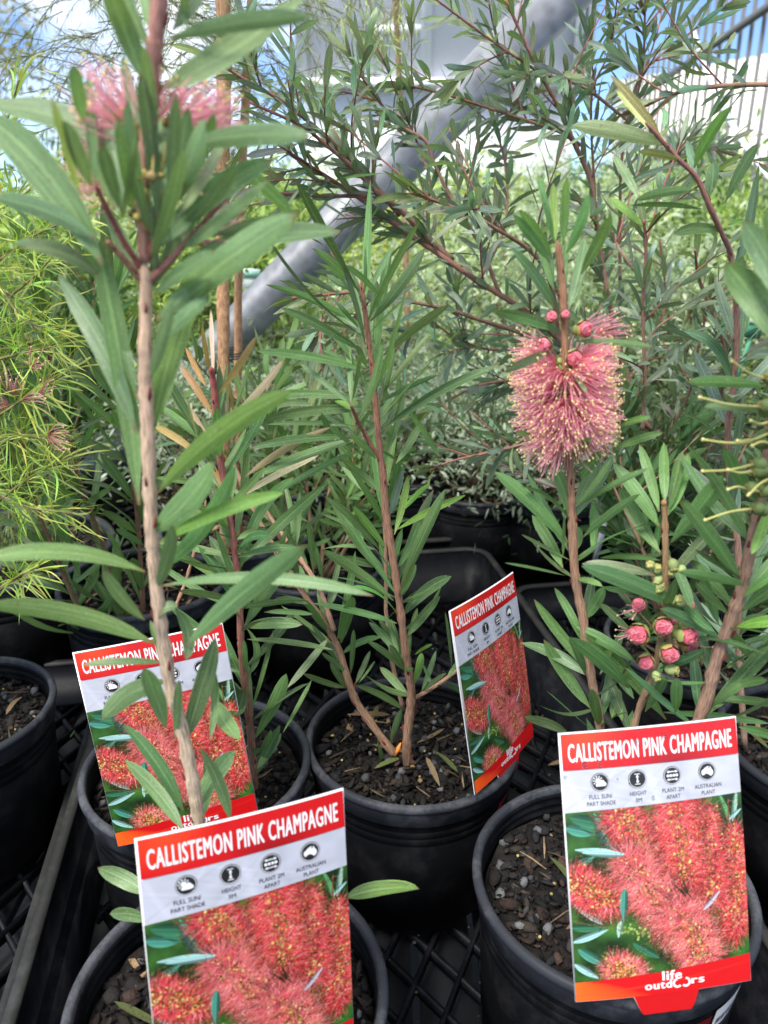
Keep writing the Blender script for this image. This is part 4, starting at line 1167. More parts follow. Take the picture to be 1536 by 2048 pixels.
build_under(rF, ctr, 'flower_spike', 'open pink brush flower with cream tipped stamens',
            [('stamens', fil, M_FIL), ('anthers', ant, M_FIL), ('calyx', gr, M_COL), ('pink_buds', pk, M_FIL)])

# cluster of opening buds, lower right
gr, pk, fil, ant = MB(), MB(), MB(), MB()
for (X, Y, r, dx, dz) in ((845, 1035, 50, -.7, .1), (975, 995, 44, 0, .2), (1105, 1040, 52, .7, .1), (1010, 1140, 46, .1, -.1), (885, 1185, 40, -.3, -.1), (850, 880, 36, -.6, .5), (1040, 950, 36, .3, .4), (1110, 880, 30, .8, .5), (1110, 1100, 36, .7, -.3)):
    sc_ = 0.44 / .96 / F / 1.0
    c = P(O4[0] + X / S4, O4[1] + Y / S4, .422 if r > 40 else .432)
    bud_open(pk, gr, c, [dx, -.9, dz], r / S4 * sc_ * 1.14)
for (X, Y, n, dx) in ((815, 1030, 9, -1), (840, 900, 8, -1), (1130, 1080, 5, 1)):
    burst(fil, ant, P(O4[0] + X / S4, O4[1] + Y / S4, .424), [dx, -.5, .2], .011, n, spread=.7, col=(.75, .2, .25))
for (X, Y, r) in ((910, 670, 30), (1030, 665, 32), (1075, 690, 26), (945, 690, 28), (1025, 715, 24), (950, 745, 26), (945, 780, 32), (965, 790, 28), (1070, 860, 34), (1030, 845, 26), (1190, 1170, 20), (940, 1258, 27), (1020, 1225, 36),
                  (1085, 990, 32), (1250, 890, 16), (1330, 1205, 14), (1365, 1295, 12), (1405, 1120, 14), (1340, 1190, 12)):
    c = P(O4[0] + X / S4, O4[1] + Y / S4, .424 if X < 1150 else .44)
    ax_ = np.array([rng.normal(), -.7, rng.normal()]); ax_ /= np.linalg.norm(ax_); rb = r / S4 * sc_ * .92
    gcol = np.array([0.24, 0.30, 0.11]) * rng.uniform(.75, 1.25)
    ball(gr, c, rb, gcol, n=12, jit=0.03, sq=(1, 1, 1.15), axis=ax_)
    for k5 in range(5):                          # small scaly lobes closing over the tip
        th = k5 * 1.257; a5 = np.cross(ax_, [0, 0, 1.0]); a5 /= np.linalg.norm(a5); b5 = np.cross(ax_, a5)
        ball(gr, c + (ax_ * .92 + (a5 * math.cos(th) + b5 * math.sin(th)) * .42) * rb, rb * .42, gcol * [1.25, .95, .8] * rng.uniform(.8, 1.2), n=7, jit=.05)
build_under(rF, P(1330, 1220, .43), 'bud_cluster', 'cluster of green buds opening to crumpled pink',
            [('pink_buds', pk, M_FIL), ('green_buds', gr, M_COL), ('stamens', fil, M_FIL), ('anthers', ant, M_FIL)])

# spent flower at the right edge: long yellow green styles on green capsules
gr, sty = MB(), MB()
OR = (1300, 400); SR = 1.862
for (bx, by, tx, ty) in ((425, 664, 305, 600), (408, 770, 185, 735), (440, 870, 325, 897), (385, 900, 197, 892), (385, 985, 195, 1010), (378, 1150, 205, 1192), (405, 1085, 365, 1100), (440, 1040, 370, 1095), (380, 1010, 290, 1005), (440, 828, 375, 822), (440, 905, 380, 915), (355, 1075, 290, 1078)):
    b0 = P(OR[0] + bx / SR, OR[1] + by / SR, .375); e0 = P(OR[0] + tx / SR, OR[1] + ty / SR, .358)
    m_ = (b0 + e0) / 2 + np.array([0, 0, 0.0012 * rng.choice([-1, 1])])
    L = smooth_line([b0, m_, e0], 10)
    sty.tube(L, np.linspace(.0007, .0005, 10), n=6, col=np.array([0.52, 0.50, 0.16]) * rng.uniform(.8, 1.1))
    ball(sty, e0, .0009, (0.55, 0.52, 0.2), n=6)
    for q in range(10):
        dq = rng.normal(0, 1, 3); dq /= np.linalg.norm(dq)
        gr.tube([b0, b0 + dq * .003], [.0003, .0002], n=4, col=(0.30, 0.19, 0.07))
    ball(gr, b0 + np.array([.0035, .001, 0]), .0036, np.array([0.12, 0.17, 0.05]) * rng.uniform(.8, 1.2), n=10, jit=.02)
for (X, Y) in ((410, 1010), (430, 1060), (400, 1080), (420, 1150), (425, 900), (432, 780), (436, 880)):
    ball(gr, P(OR[0] + X / SR, OR[1] + Y / SR, .380), .0040, np.array([0.11, 0.16, 0.05]) * rng.uniform(.8, 1.3), n=10, jit=.02)
build_under(rF, P(1520, 900, .38), 'spent_flower', 'spent flower with long yellow green styles', [('capsules', gr, M_COL), ('styles', sty, M_COL)])

# faded pink flower high on the near left stem
fil, ant, gr = MB(), MB(), MB()
for (px, py, dx, dy, dz, n) in ((265, 255, -1, -.3, .9, 30), (255, 290, -1, -.2, .4, 26), (345, 240, .9, -.2, .4, 32), (375, 255, 1, .2, .35, 28), (240, 230, -.7, .3, 1, 22),
                                (300, 250, .3, -.4, .9, 18), (330, 390, 1, 0, .1, 9), (250, 390, -1, -.1, .3, 12), (400, 480, 1, .1, .25, 14), (235, 340, -1, .1, .1, 9)):
    c = P(px, py, .335 if py < 300 else .345)
    burst(fil, ant, c, [dx, dy, dz], .022, int(n * 1.7), spread=.6, col=(1.0, 0.58, 0.60), rad=.00020)
    cup(gr, c, [dx, dy, dz], .0026, col=(0.32, 0.26, 0.06))
for q in range(9):
    c = P(270 + rng.normal(0, 22), 400 + rng.normal(0, 38), .322 + rng.uniform(-.005, .01))
    ball(gr, c, rng.uniform(.0010, .0022), np.array([[0.10, 0.13, 0.03], [0.40, 0.33, 0.09], [0.34, 0.24, 0.10]][rng.integers(0, 3)]), n=8, jit=.08)
    dq = rng.normal(0, 1, 3); dq /= np.linalg.norm(dq)
    gr.tube([c, c + dq * .006, c + dq * .010 + [0, 0, .002]], [.0005, .0004, .0003], n=4, col=(0.42, 0.32, 0.10))
build_under(rA, P(290, 300, .33), 'flower_spike', 'fading pale pink flower high on the stem', [('stamens', fil, M_FIL), ('anthers', ant, M_FIL), ('calyx', gr, M_COL)])

# ---------------------------------------------------------------- plant tags (printed cards)
CW, CH = 0.10815, 0.16013
mc = None


def text_mesh(s, x0, y0, w_, h_, z, col, bold=0.0, name='title_text', mat=None, parent=None, fit_h=True):
    cu = bpy.data.curves.new('t', 'FONT'); cu.body = s; cu.size = 1.0; cu.resolution_u = 3; cu.space_character = 1.0 + 4 * bold
    ob = bpy.data.objects.new('t', cu); COL.objects.link(ob)
    dg = bpy.context.evaluated_depsgraph_get(); dg.update()
    me = bpy.data.meshes.new_from_object(ob.evaluated_get(dg))
    bpy.data.objects.remove(ob)
    co = np.empty(len(me.vertices) * 3, np.float32); me.vertices.foreach_get('co', co); co = co.reshape(-1, 3)
    mn, mxx = co.min(0), co.max(0)
    sx_ = w_ / (mxx[0] - mn[0]); sy_ = h_ / (mxx[1] - mn[1]) if fit_h else sx_
    co[:, 0] = x0 + (co[:, 0] - mn[0]) * sx_; co[:, 1] = y0 + (co[:, 1] - mn[1]) * sy_; co[:, 2] = z
    if bold > 0:
        import bmesh
        me.vertices.foreach_set('co', co.ravel())
        bm = bmesh.new(); bm.from_mesh(me); src = list(bm.verts) + list(bm.edges) + list(bm.faces)
        dx = bold * sx_ * 1.3; dy = bold * sy_ * .6
        for i_, (ox, oy) in enumerate(((-dx, 0), (dx, 0), (0, dy), (0, -dy))):
            d_ = bmesh.ops.duplicate(bm, geom=src)
            for v in d_['geom']:
                if isinstance(v, bmesh.types.BMVert): v.co.x += ox; v.co.y += oy; v.co.z += 4e-6 * (i_ + 1)
        bm.to_mesh(me); bm.free()
        co = np.empty(len(me.vertices) * 3, np.float32); me.vertices.foreach_get('co', co); co = co.reshape(-1, 3)
    me.vertices.foreach_set('co', co.ravel())
    a = me.color_attributes.new('Col', 'FLOAT_COLOR', 'POINT')
    a.data.foreach_set('color', np.tile(np.array([*col, 1.0], np.float32), len(co)))
    me.materials.clear(); me.materials.append(mat or M_PRINT)
    me.update()
    o = bpy.data.objects.new(name, me)
    return lnk(o, parent)


def sheet(mb, pts, z, col):
    pts = np.array(pts, float)
    mb.add(np.c_[pts, np.full(len(pts), z)], [list(range(len(pts)))], col)


def grid_sheet(name, x0, x1, ytop, ybot, nx, ny, z, cols, parent, mat=None):
    """cols (ny,nx,3), row 0 at the top; ytop/ybot are functions of x"""
    xs = np.linspace(x0, x1, nx); tv = np.linspace(0, 1, ny)
    yt = ytop(xs); yb = ybot(xs)
    Y = yt[None] * (1 - tv[:, None]) + yb[None] * tv[:, None]
    V = np.stack([np.tile(xs, (ny, 1)), Y, np.full((ny, nx), z)], -1).reshape(-1, 3)
    i = np.arange(ny - 1)[:, None] * nx; j = np.arange(nx - 1)[None]
    q = np.stack([i + nx + j, i + nx + j + 1, i + j + 1, i + j], -1).reshape(-1, 4)
    mb = MB(); mb.add(V, q, cols.reshape(-1, 3))
    return mb.build(name, mat or M_PRINT, parent)


def lin(c):
    c = np.asarray(c, float) / 255
    return np.where(c <= .04045, c / 12.92, ((c + .055) / 1.055) ** 2.4)


def vnoise(hh, ww, cell, g):
    a = g.random((hh // cell + 3, ww // cell + 3))
    y = np.arange(hh) / cell; x = np.arange(ww) / cell
    yi = y.astype(int); xi = x.astype(int); fy = (y - yi)[:, None]; fx = (x - xi)[None]
    fy = fy * fy * (3 - 2 * fy); fx = fx * fx * (3 - 2 * fx)
    return (a[yi][:, xi] * (1 - fy) * (1 - fx) + a[yi + 1][:, xi] * fy * (1 - fx) + a[yi][:, xi + 1] * (1 - fy) * fx + a[yi + 1][:, xi + 1] * fy * fx)


def paint_print():
    """printed flower picture: dark green ground, teal leaves, brushes of red-pink stamens with yellow tips"""
    g = np.random.default_rng(21)
    HH, WW = 700, 760
    im = np.zeros((HH, WW, 3))
    n = vnoise(HH, WW, 70, g)[..., None]; n2 = vnoise(HH, WW, 22, g)[..., None]
    im[:] = np.array([24, 44, 26]) + n * np.array([50, 80, 30]) + n2 * np.array([18, 24, 12])
    yy, xx = np.mgrid[0:HH, 0:WW]
    k = np.clip(1 - np.hypot((xx - 590) / 90, (yy - 40) / 90), 0, 1)[..., None]; im = im * (1 - k) + np.array([70, 130, 50]) * k
    k = np.clip(1 - np.hypot((xx - 715) / 60, (yy - 640) / 110), 0, 1)[..., None]; im = im * (1 - k) + np.array([60, 140, 60]) * k

    def leaf(x0, y0, x1, y1, w_, c):
        d = np.array([x1 - x0, y1 - y0], float); L = np.hypot(*d); d /= L
        u = (xx - x0) * d[0] + (yy - y0) * d[1]; v = -(xx - x0) * d[1] + (yy - y0) * d[0]
        t = np.clip(u / L, 0, 1); hw = w_ / 2 * np.sin(np.pi * t ** 0.8) ** 0.7
        m = (u > 0) & (u < L) & (np.abs(v) < hw)
        sh = 0.85 + 0.3 * (v / (w_ / 2)) + 0.25 * (np.abs(v) < 2.0)
        im[m] = (np.array(c)[None] * sh[m][:, None])

    TE = (92, 160, 140); TG = (70, 130, 100); TP = (170, 210, 205)
    for L in ((0, 60, 120, 95, 46, TE), (20, 20, 190, 70, 50, TG), (190, 180, 120, 10, 56, TE), (215, 175, 175, 20, 44, TG), (200, 150, 250, 200, 30, TG), (235, 190, 30, 150, 34, TP),
              (0, 235, 110, 185, 40, TE), (120, 90, 60, 60, 20, TG), (10, 360, 130, 470, 34, TP), (60, 330, 150, 470, 34, TG), (105, 340, 160, 460, 24, (120, 170, 90)),
              (0, 470, 140, 480, 34, TG), (0, 530, 150, 490, 30, TP), (220, 340, 215, 470, 38, TE), (205, 460, 190, 530, 26, TP), (20, 560, 130, 640, 40, TE), (0, 620, 100, 690, 30, TP),
              (250, 560, 360, 640, 36, TG), (560, 40, 660, 90, 26, (90, 150, 80)), (700, 120, 660, -10, 26, (110, 170, 110)), (712, 120, 740, -20, 24, (150, 190, 170)), (690, 110, 755, 70, 18, TP)):
        leaf(*L)

    def stroke(X, Y, c):
        Xi = np.clip(X.astype(int), 0, WW - 1); Yi = np.clip(Y.astype(int), 0, HH - 1)
        ok = (X >= 0) & (X < WW) & (Y >= 0) & (Y < HH)
        im[Yi[ok], Xi[ok]] = c[ok]

    def line(x0, y0, x1, y1, c, wd=3):
        t = np.linspace(0, 1, 300)
        for o in range(-wd, wd + 1):
            X = x0 + (x1 - x0) * t + o * 0.8; Y = y0 + (y1 - y0) * t
            stroke(X, Y, np.tile(np.array(c, float) * (1 - .06 * abs(o)), (300, 1)))
    line(95, 0, 235, 190, (150, 110, 70)); line(0, 440, 170, 490, (160, 140, 80)); line(170, 490, 300, 520, (150, 150, 70)); line(690, 170, 700, 20, (150, 90, 60))

    def brush(ax, half, n, red, g):
        ax = np.array(ax, float)
        seg = np.linalg.norm(np.diff(ax, axis=0), axis=1); cum = np.r_[0, np.cumsum(seg)] / seg.sum()
        order = 7
        for layer in range(order):
            m = n // order
            s_ = g.random(m)
            px = np.interp(s_, cum, ax[:, 0]); py = np.interp(s_, cum, ax[:, 1])
            # florets are grouped
            fl = np.round(s_ * 14) / 14; px = .35 * px + .65 * np.interp(fl, cum, ax[:, 0]); py = .35 * py + .65 * np.interp(fl, cum, ax[:, 1])
            an = g.uniform(0, 2 * np.pi, m)
            L = half * g.uniform(.5, 1.12, m) * (1.16 if layer == 0 else 1 - .04 * layer)
            t = np.linspace(.12, 1, 60)[None]
            an = np.round(an / .42) * .42 + g.normal(0, .13, m)
            cv = g.normal(0, .16, m)[:, None]
            X = px[:, None] + np.cos(an[:, None] + cv * t) * L[:, None] * t
            Y = py[:, None] + np.sin(an[:, None] + cv * t) * L[:, None] * t + 6 * t * t
            b_ = (g.uniform(.42, 1.30, m) * (.28, .55, .85, 1, 1.05, 1.1, 1.15)[layer])[:, None, None]
            pinkish = g.random(m)[:, None, None] ** (2.2 - .2 * layer)
            c = np.array(red)[None, None] * (1 - pinkish) + np.array([250, 150, 150])[None, None] * pinkish
            c = np.clip(c * b_ * (0.66 + .5 * t[..., None]), 0, 255)
            stroke(X.ravel(), Y.ravel(), np.broadcast_to(c, (m, 60, 3)).reshape(-1, 3))
            hf = g.random(m) < .6
            stroke(X[hf].ravel() + 1, Y[hf].ravel() + 1, np.broadcast_to(c[hf], (hf.sum(), 60, 3)).reshape(-1, 3))
            tip = g.random(m) < .5
            for dx in (0, 1):
                for dy in (0, 1):
                    stroke(X[tip, -1] + dx, Y[tip, -1] + dy, np.clip(np.array([226, 196, 116]) * g.uniform(.6, 1.15, (tip.sum(), 1)), 0, 255))
        # axis: yellow green calyces and dark gaps
        m = 620
        s_ = g.random(m); px = np.interp(s_, cum, ax[:, 0]) + g.normal(0, half * .26, m); py = np.interp(s_, cum, ax[:, 1]) + g.normal(0, half * .24, m)
        fx_ = g.random(40); near_ = np.abs(s_[:, None] - fx_[None]).min(1) < .016; px = px[near_]; py = py[near_]
        for x_, y_ in zip(px, py):
            r = g.integers(2, 6); yl, yh, xl, xh = int(max(0, y_ - r)), int(max(0, y_ + r)), int(max(0, x_ - r)), int(max(0, x_ + r))
            sub = im[yl:yh, xl:xh]
            if sub.size == 0: continue
            a_, b_ = np.mgrid[yl:yl + sub.shape[0], xl:xl + sub.shape[1]]
            mk = np.hypot(a_ - y_, b_ - x_) < r
            c = np.array([[200, 176, 92], [226, 200, 128], [126, 72, 48], [104, 92, 44], [230, 104, 78], [236, 150, 110], [150, 120, 60]][g.integers(0, 7)])
            sub[mk] = c * (0.8 + .35 * g.random())

    RD = (226, 30, 40); RD2 = (200, 20, 34); PK = (238, 84, 92)
    brush([(215, 20), (290, 110), (350, 220)], 118, 4200, RD2, g)
    brush([(716, 180), (700, 330), (712, 470), (700, 590)], 104, 5200, RD, g)
    brush([(560, 60), (570, 180), (600, 300), (600, 420)], 120, 5200, RD2, g)
    brush([(0, 270), (90, 320), (180, 380)], 112, 3600, RD2, g)
    brush([(465, -20), (460, 90), (480, 210), (500, 330)], 128, 5600, RD, g)
    brush([(250, 210), (320, 330), (400, 440), (470, 560)], 140, 6600, PK, g)
    brush([(440, 440), (510, 560), (560, 700)], 140, 5600, PK, g)
    brush([(170, 650), (250, 710)], 104, 2600, PK, g)
    for q in range(9): leaf(480 + g.normal(0, 16), 350 + g.normal(0, 18), 492 + g.normal(0, 16), 400 + g.normal(0, 14), 7, (70, 54, 34))
    leaf(560, 470, 640, 400, 22, (200, 190, 200)); leaf(228, 330, 214, 460, 34, TE); leaf(235, 190, 60, 165, 30, TP)
    for q in range(34):
        x_, y_ = 190 + 130 * g.random(), 0; y_ = 488 + (x_ - 190) * .35 + g.normal(0, 12)
        a_, b_ = int(y_), int(x_); im[a_:a_ + 9, b_:b_ + 9] = np.array([170, 190, 110]) * g.uniform(.7, 1.1)
    for q in range(1100):                       # pale strands catching the light
        x_, y_ = g.uniform(200, 760), g.uniform(0, 700)
        if im[int(min(y_, 699)), int(min(x_, 759)), 0] < 140: continue
        a_ = g.uniform(0, 6.28) if q % 3 else -.7; L_ = g.uniform(8, 34); t = np.linspace(0, 1, 40)
        stroke(x_ + np.cos(a_) * L_ * t, y_ + np.sin(a_) * L_ * t, np.tile(np.array([[252, 186, 180], [255, 214, 196], [240, 120, 130], [140, 16, 30]][q % 4], float), (40, 1)))
    # downsample
    ny, nx = 350, 380
    im = im.reshape(ny, 2, nx, 2, 3).mean((1, 3))
    im = np.clip((im - 128) * 1.04 + 126, 0, 255)
    return np.clip(lin(im), 0, 1) ** 1.12 * 0.72


PIC = paint_print()
RED = lin([214, 22, 26]) * .72
WHITE = np.array([0.66, 0.66, 0.67])


def card_proto():
    root = bpy.data.objects.new('plant_tag', None); COL.objects.link(root)
    root.empty_display_size = .02
    w_, h_ = CW, CH
    mb = MB()
    tab = [(.32 * w_, -h_), (.355 * w_, -h_ * 1.055), (.37 * w_, -h_ * 1.07), (.64 * w_, -h_ * 1.07), (.66 * w_, -h_ * 1.05), (.69 * w_, -h_)]
    T = 0.0008
    xs_ = sorted(set(list(np.linspace(0, w_, 15)) + [p[0] for p in tab]))
    tx = [p[0] for p in tab]; ty = [p[1] for p in tab]
    for x0_, x1_ in zip(xs_[:-1], xs_[1:]):
        ya, yb = np.interp(x0_, tx, ty, left=-h_, right=-h_), np.interp(x1_, tx, ty, left=-h_, right=-h_)
        if x0_ < tx[0] - 1e-9 or x1_ > tx[-1] + 1e-9: ya = yb = -h_
        V = [(x0_, ya, 0), (x1_, yb, 0), (x1_, 0, 0), (x0_, 0, 0), (x0_, ya, -T), (x1_, yb, -T), (x1_, 0, -T), (x0_, 0, -T)]
        mb.add(V, [[0, 1, 2, 3], [7, 6, 5, 4], [4, 5, 1, 0], [3, 2, 6, 7]], WHITE)
    mb.add([(0, 0, 0), (0, -h_, 0), (0, -h_, -T), (0, 0, -T), (w_, 0, 0), (w_, -h_, 0), (w_, -h_, -T), (w_, 0, -T)], [[3, 2, 1, 0], [4, 5, 6, 7]], WHITE)
    card = mb.build('card', M_PRINT, root, smooth=False)
    e = 0.0012
    z1 = 0.00022
    # header band
    ny, nx = 24, 90
    g = np.random.default_rng(5)
    base = np.tile(RED, (ny, nx, 1)).astype(float)
    X = np.linspace(0, 1, nx)[None, :, None]; Yv = np.linspace(0, 1, ny)[:, None, None]
    org = np.clip(1 - np.hypot((X - .12) / .25, (Yv - .1) / .9), 0, 1) * .6
    base = base * (1 - org) + lin([238, 78, 32]) * org
    dk = np.clip(1 - np.hypot((X - .62) / .3, (Yv - 1.0) / .5), 0, 1) * .75
    base = base * (1 - dk) + lin([110, 8, 16]) * dk
    grid_sheet('header_band', e, w_ - e * .4, lambda x: 0 * x - e * .7, lambda x: 0 * x - .137 * h_, nx, ny, z1, base, root)
    text_mesh('CALLISTEMON PINK CHAMPAGNE', .045 * w_, -.108 * h_, .915 * w_, .066 * h_, z1 * 2, (0.70, 0.68, 0.68), bold=.026, parent=root)
    # info panel
    ny, nx = 60, 110
    nn = vnoise(ny, nx, 9, g) * .5 + vnoise(ny, nx, 22, g) * .5
    yy, xx = np.mgrid[0:ny, 0:nx]
    streak = np.zeros((ny, nx))
    for q in range(26):
        a_ = g.uniform(-.9, 1.5); c0 = g.uniform(-40, 110); m = np.abs(xx - c0 - a_ * yy) / (g.uniform(1.0, 4)); streak += np.clip(1 - m, 0, 1) * g.uniform(-.12, .13)
    pn = .72 * lin([206, 208, 220])[None, None] * (0.90 + .22 * (nn - .5) + streak * .8)[..., None]
    grid_sheet('info_panel', e * .7, w_ - e * .4, lambda x: 0 * x - .139 * h_, lambda x: 0 * x - (.292 - .012 * (x / w_)) * h_, nx, ny, z1, np.clip(pn, 0, .9), root)
    # picture
    grid_sheet('flower_picture', e * .4, w_ - e * .4, lambda x: -(.2925 - .012 * (x / w_)) * h_, lambda x: -(.925 - .035 * (x / w_) ** 1.4) * h_, 380, 350, z1, PIC, root)
    # footer band
    ny, nx = 20, 90
    base = np.tile(RED, (ny, nx, 1)).astype(float)
    X = np.linspace(0, 1, nx)[None, :, None] * np.ones((ny, 1, 1)); Yv = np.linspace(0, 1, ny)[:, None, None] * np.ones((1, nx, 1))
    org = np.clip(1 - X / (.13 + .30 * Yv), 0, 1) ** .8 * .95 * (Yv > X * 1.6 - .1)
    base = base * (1 - org) + lin([246, 96, 28]) * org
    sw = np.exp(-((Yv - (.72 - .45 * X)) / .035) ** 2) * np.clip(1.2 - X, 0, 1) * .55; base = base * (1 - sw) + lin([244, 70, 44]) * sw
    dk = np.exp(-((Yv - .35) / .12) ** 2) * np.clip((X - .6) * 2, 0, 1) * np.clip((.95 - X) * 8, 0, 1) * .5; base = base * (1 - dk) + lin([150, 10, 16]) * dk
    grid_sheet('footer_band', e * .4, w_ - e * .4, lambda x: -(.925 - .035 * (x / w_) ** 1.4) * h_, lambda x: 0 * x - h_ + e * .4, nx, ny, z1 * 1.5, base, root)
    mb = MB(); sheet(mb, [(x, y + (e * .5 if i in (0, 5) else 0)) for i, (x, y) in enumerate(tab)], z1 * 1.4, RED * .9); mb.build('stem_tab', M_PRINT, root, smooth=False)
    lg = text_mesh('life', .485 * w_, -.945 * h_, .105 * w_, .035 * h_, z1 * 3, WHITE, bold=.03, name='logo', parent=root)
    text_mesh('outd', .385 * w_, -.975 * h_, .148 * w_, .030 * h_, z1 * 3, WHITE, bold=.03, name='logo_lettering', parent=lg)
    text_mesh('rs', .648 * w_, -.9705 * h_, .07 * w_, .0195 * h_, z1 * 3, WHITE, bold=.03, name='logo_lettering', parent=lg)
    mb = MB()                                              # paired rounded lobes in place of the double o
    for sg in (-1, 1):
        t = np.linspace(-2.4, 1.55, 22)
        cx0 = .590 * w_ + sg * .0235 * w_; cy0 = -.961 * h_
        ro, ri = .0030, .0017
        po = [(cx0 + sg * ro * math.cos(a), cy0 + ro * math.sin(a)) for a in t]; pi_ = [(cx0 + sg * ri * math.cos(a), cy0 + ri * math.sin(a)) for a in t]
        V = [(x, y, z1 * 3) for x, y in po + pi_]; k = len(t)
        mb.add(V, [[i, i + 1, k + i + 1, k + i] for i in range(k - 1)], WHITE)
    mb.build('logo_mark', M_PRINT, lg, smooth=False)
    # round icons with captions
    BLK = (0.012, 0.012, 0.014)
    for cxp, kind, l1, l2, w1, w2 in ((.205, 'sun', 'FULL SUN/', 'PART SHADE', .125, .155), (.410, 'height', 'HEIGHT', '3M', .092, .036), (.605, 'spacing', 'PLANT 2M', 'APART', .122, .080), (.805, 'map', 'AUSTRALIAN', 'PLANT', .155, .078)):
        c0 = np.array([cxp * w_ + .003 * 0, -.187 * h_ + 0.004 * 0]); r = .0505 * w_
        th = np.linspace(0, 2 * np.pi, 40, endpoint=False)
        mb = MB(); sheet(mb, [(c0[0] + r * math.cos(a), c0[1] + r * math.sin(a)) for a in th], z1 * 2, BLK)
        ro, ri = r * .94, r * .87
        V = [(c0[0] + q * math.cos(a), c0[1] + q * math.sin(a), z1 * 3) for q in (ro, ri) for a in th]
        mb.add(V, [[i, (i + 1) % 40, (i + 1) % 40 + 40, i + 40] for i in range(40)], WHITE * .75)
        ic = mb.build('info_icon', M_PRINT, root, smooth=False)
        mb = MB(); z3 = z1 * 3.2
        S_ = lambda pts: sheet(mb, [(c0[0] + x * r, c0[1] + y * r) for x, y in pts], z3, WHITE)
        circ = lambda x, y, q, k=14: S_([(x + q * math.cos(a), y + q * math.sin(a)) for a in np.linspace(0, 6.283, k, endpoint=False)])
        if kind == 'sun':
            circ(-.22, .18, .26)
            for a in np.linspace(.6, 4.4, 7):
                d = np.array([math.cos(a), math.sin(a)]); n_ = np.array([-d[1], d[0]]) * .05; p = np.array([-.22, .18])
                S_([tuple(p + d * .32 - n_), tuple(p + d * .55 - n_), tuple(p + d * .55 + n_), tuple(p + d * .32 + n_)])
            S_([(-.42, -.42), (.5, -.42), (.66, -.3), (.66, -.12), (.5, 0), (.38, .2), (.14, .24), (-.04, .08), (-.2, .04), (-.36, -.1), (-.5, -.26)])
        elif kind == 'height':
            S_([(-.3, .58), (-.3, .5), (.3, .5), (.3, .58)]); S_([(-.3, -.58), (.3, -.58), (.3, -.5), (-.3, -.5)]); S_([(-.06, -.3), (.06, -.3), (.06, .3), (-.06, .3)])
            S_([(-.18, .2), (.18, .2), (0, .48)]); S_([(-.18, -.2), (0, -.48), (.18, -.2)])
        elif kind == 'spacing':
            for yq in (.42, -.42):
                S_([(-.45, yq - .05), (.45, yq - .05), (.45, yq + .05), (-.45, yq + .05)]); S_([(-.62, yq), (-.36, yq - .16), (-.36, yq + .16)]); S_([(.62, yq), (.36, yq + .16), (.36, yq - .16)])
            for xq in (-.5, -.16, .18, .5): circ(xq, 0, .15)
        else:
            S_([(-.68, -.04), (-.6, .16), (-.36, .28), (-.22, .46), (-.06, .42), (0, .56), (.18, .54), (.14, .36), (.26, .28), (.36, .6), (.46, .3), (.62, .08), (.70, -.14), (.56, -.44), (.34, -.52), (.20, -.36), (.04, -.24), (-.2, -.22), (-.5, -.40), (-.62, -.30)])
        mb.build('icon_glyph', M_PRINT, ic, smooth=False)
        for s_, ww_, yq in ((l1, w1, -.2475), (l2, w2, -.272)):
            text_mesh(s_, (cxp - ww_ / 2) * w_, (yq) * h_, ww_ * w_, (.0150 if '/' not in s_ else .0165) * h_, z1 * 2, (0.03, 0.03, 0.035), bold=0.006, name='caption', parent=root)
    def bend(o):
        me = o.data
        if me is not None:
            co = np.empty(len(me.vertices) * 3, np.float32); me.vertices.foreach_get('co', co); co = co.reshape(-1, 3)
            co[:, 2] += -.8 * (co[:, 0] - w_ / 2) ** 2 + .8 * (w_ / 2) ** 2 * .5 - .25 * (co[:, 1] + h_ / 2) ** 2
            me.vertices.foreach_set('co', co.ravel()); me.update()
        for c in o.children: bend(c)
    bend(root)
    return root, w_, h_


tag_src, _, _ = card_proto()


def copy_tree(o, parent=None):
    c = o.copy(); COL.objects.link(c); c.parent = parent
    for ch in o.children: copy_tree(ch, c)
    return c


def Pd(px, py, d):
    """photo pixel at camera depth d"""
    u = (CY - py) / F * d
    return np.array([(px - CX) / F * d, d * cp + u * sp, H + u * cp - d * sp])


def place_tag(root, org, x2, y2, label):
    x2 = np.array(x2); y2 = np.array(y2); zz = np.cross(x2, y2)
    e_ = np.array([0, 0, H]); org = e_ + 1.05 * (np.array(org) - e_)
    M = Matrix(((x2[0], y2[0], zz[0], org[0]), (x2[1], y2[1], zz[1], org[1]), (x2[2], y2[2], zz[2], org[2]), (0, 0, 0, 1)))
    root.matrix_world = M
    tag(root, label, 'plant tag', 'red and white plant tags in the pots')


tb = copy_tree(tag_src); tcx = copy_tree(tag_src); td = copy_tree(tag_src)
place_tag(tag_src, (0.09684, 0.36030, 0.35590), (0.99429, 0.09854, 0.04085), (-0.07077, 0.32276, 0.94383), 'plant tag standing upright at the front of the right pot, its orange footer fully visible')
place_tag(tb, (-0.11495, 0.28351, 0.35333), (0.92320, 0.38247, -0.03776), (-0.03005, 0.16980, 0.98502), 'nearest plant tag, tilted and cut off by the bottom edge of the picture')
place_tag(tcx, (-0.21453, 0.46752, 0.34295), (0.96647, 0.23721, 0.09831), (-0.13442, 0.14119, 0.98081), 'plant tag half hidden by leaves behind the tall thick stem')
place_tag(td, (0.05131, 0.52387, 0.34620), (0.59537, 0.80161, -0.05436), (-0.14833, 0.17615, 0.97312), 'narrow looking plant tag turned sideways on the rim of the central pot')

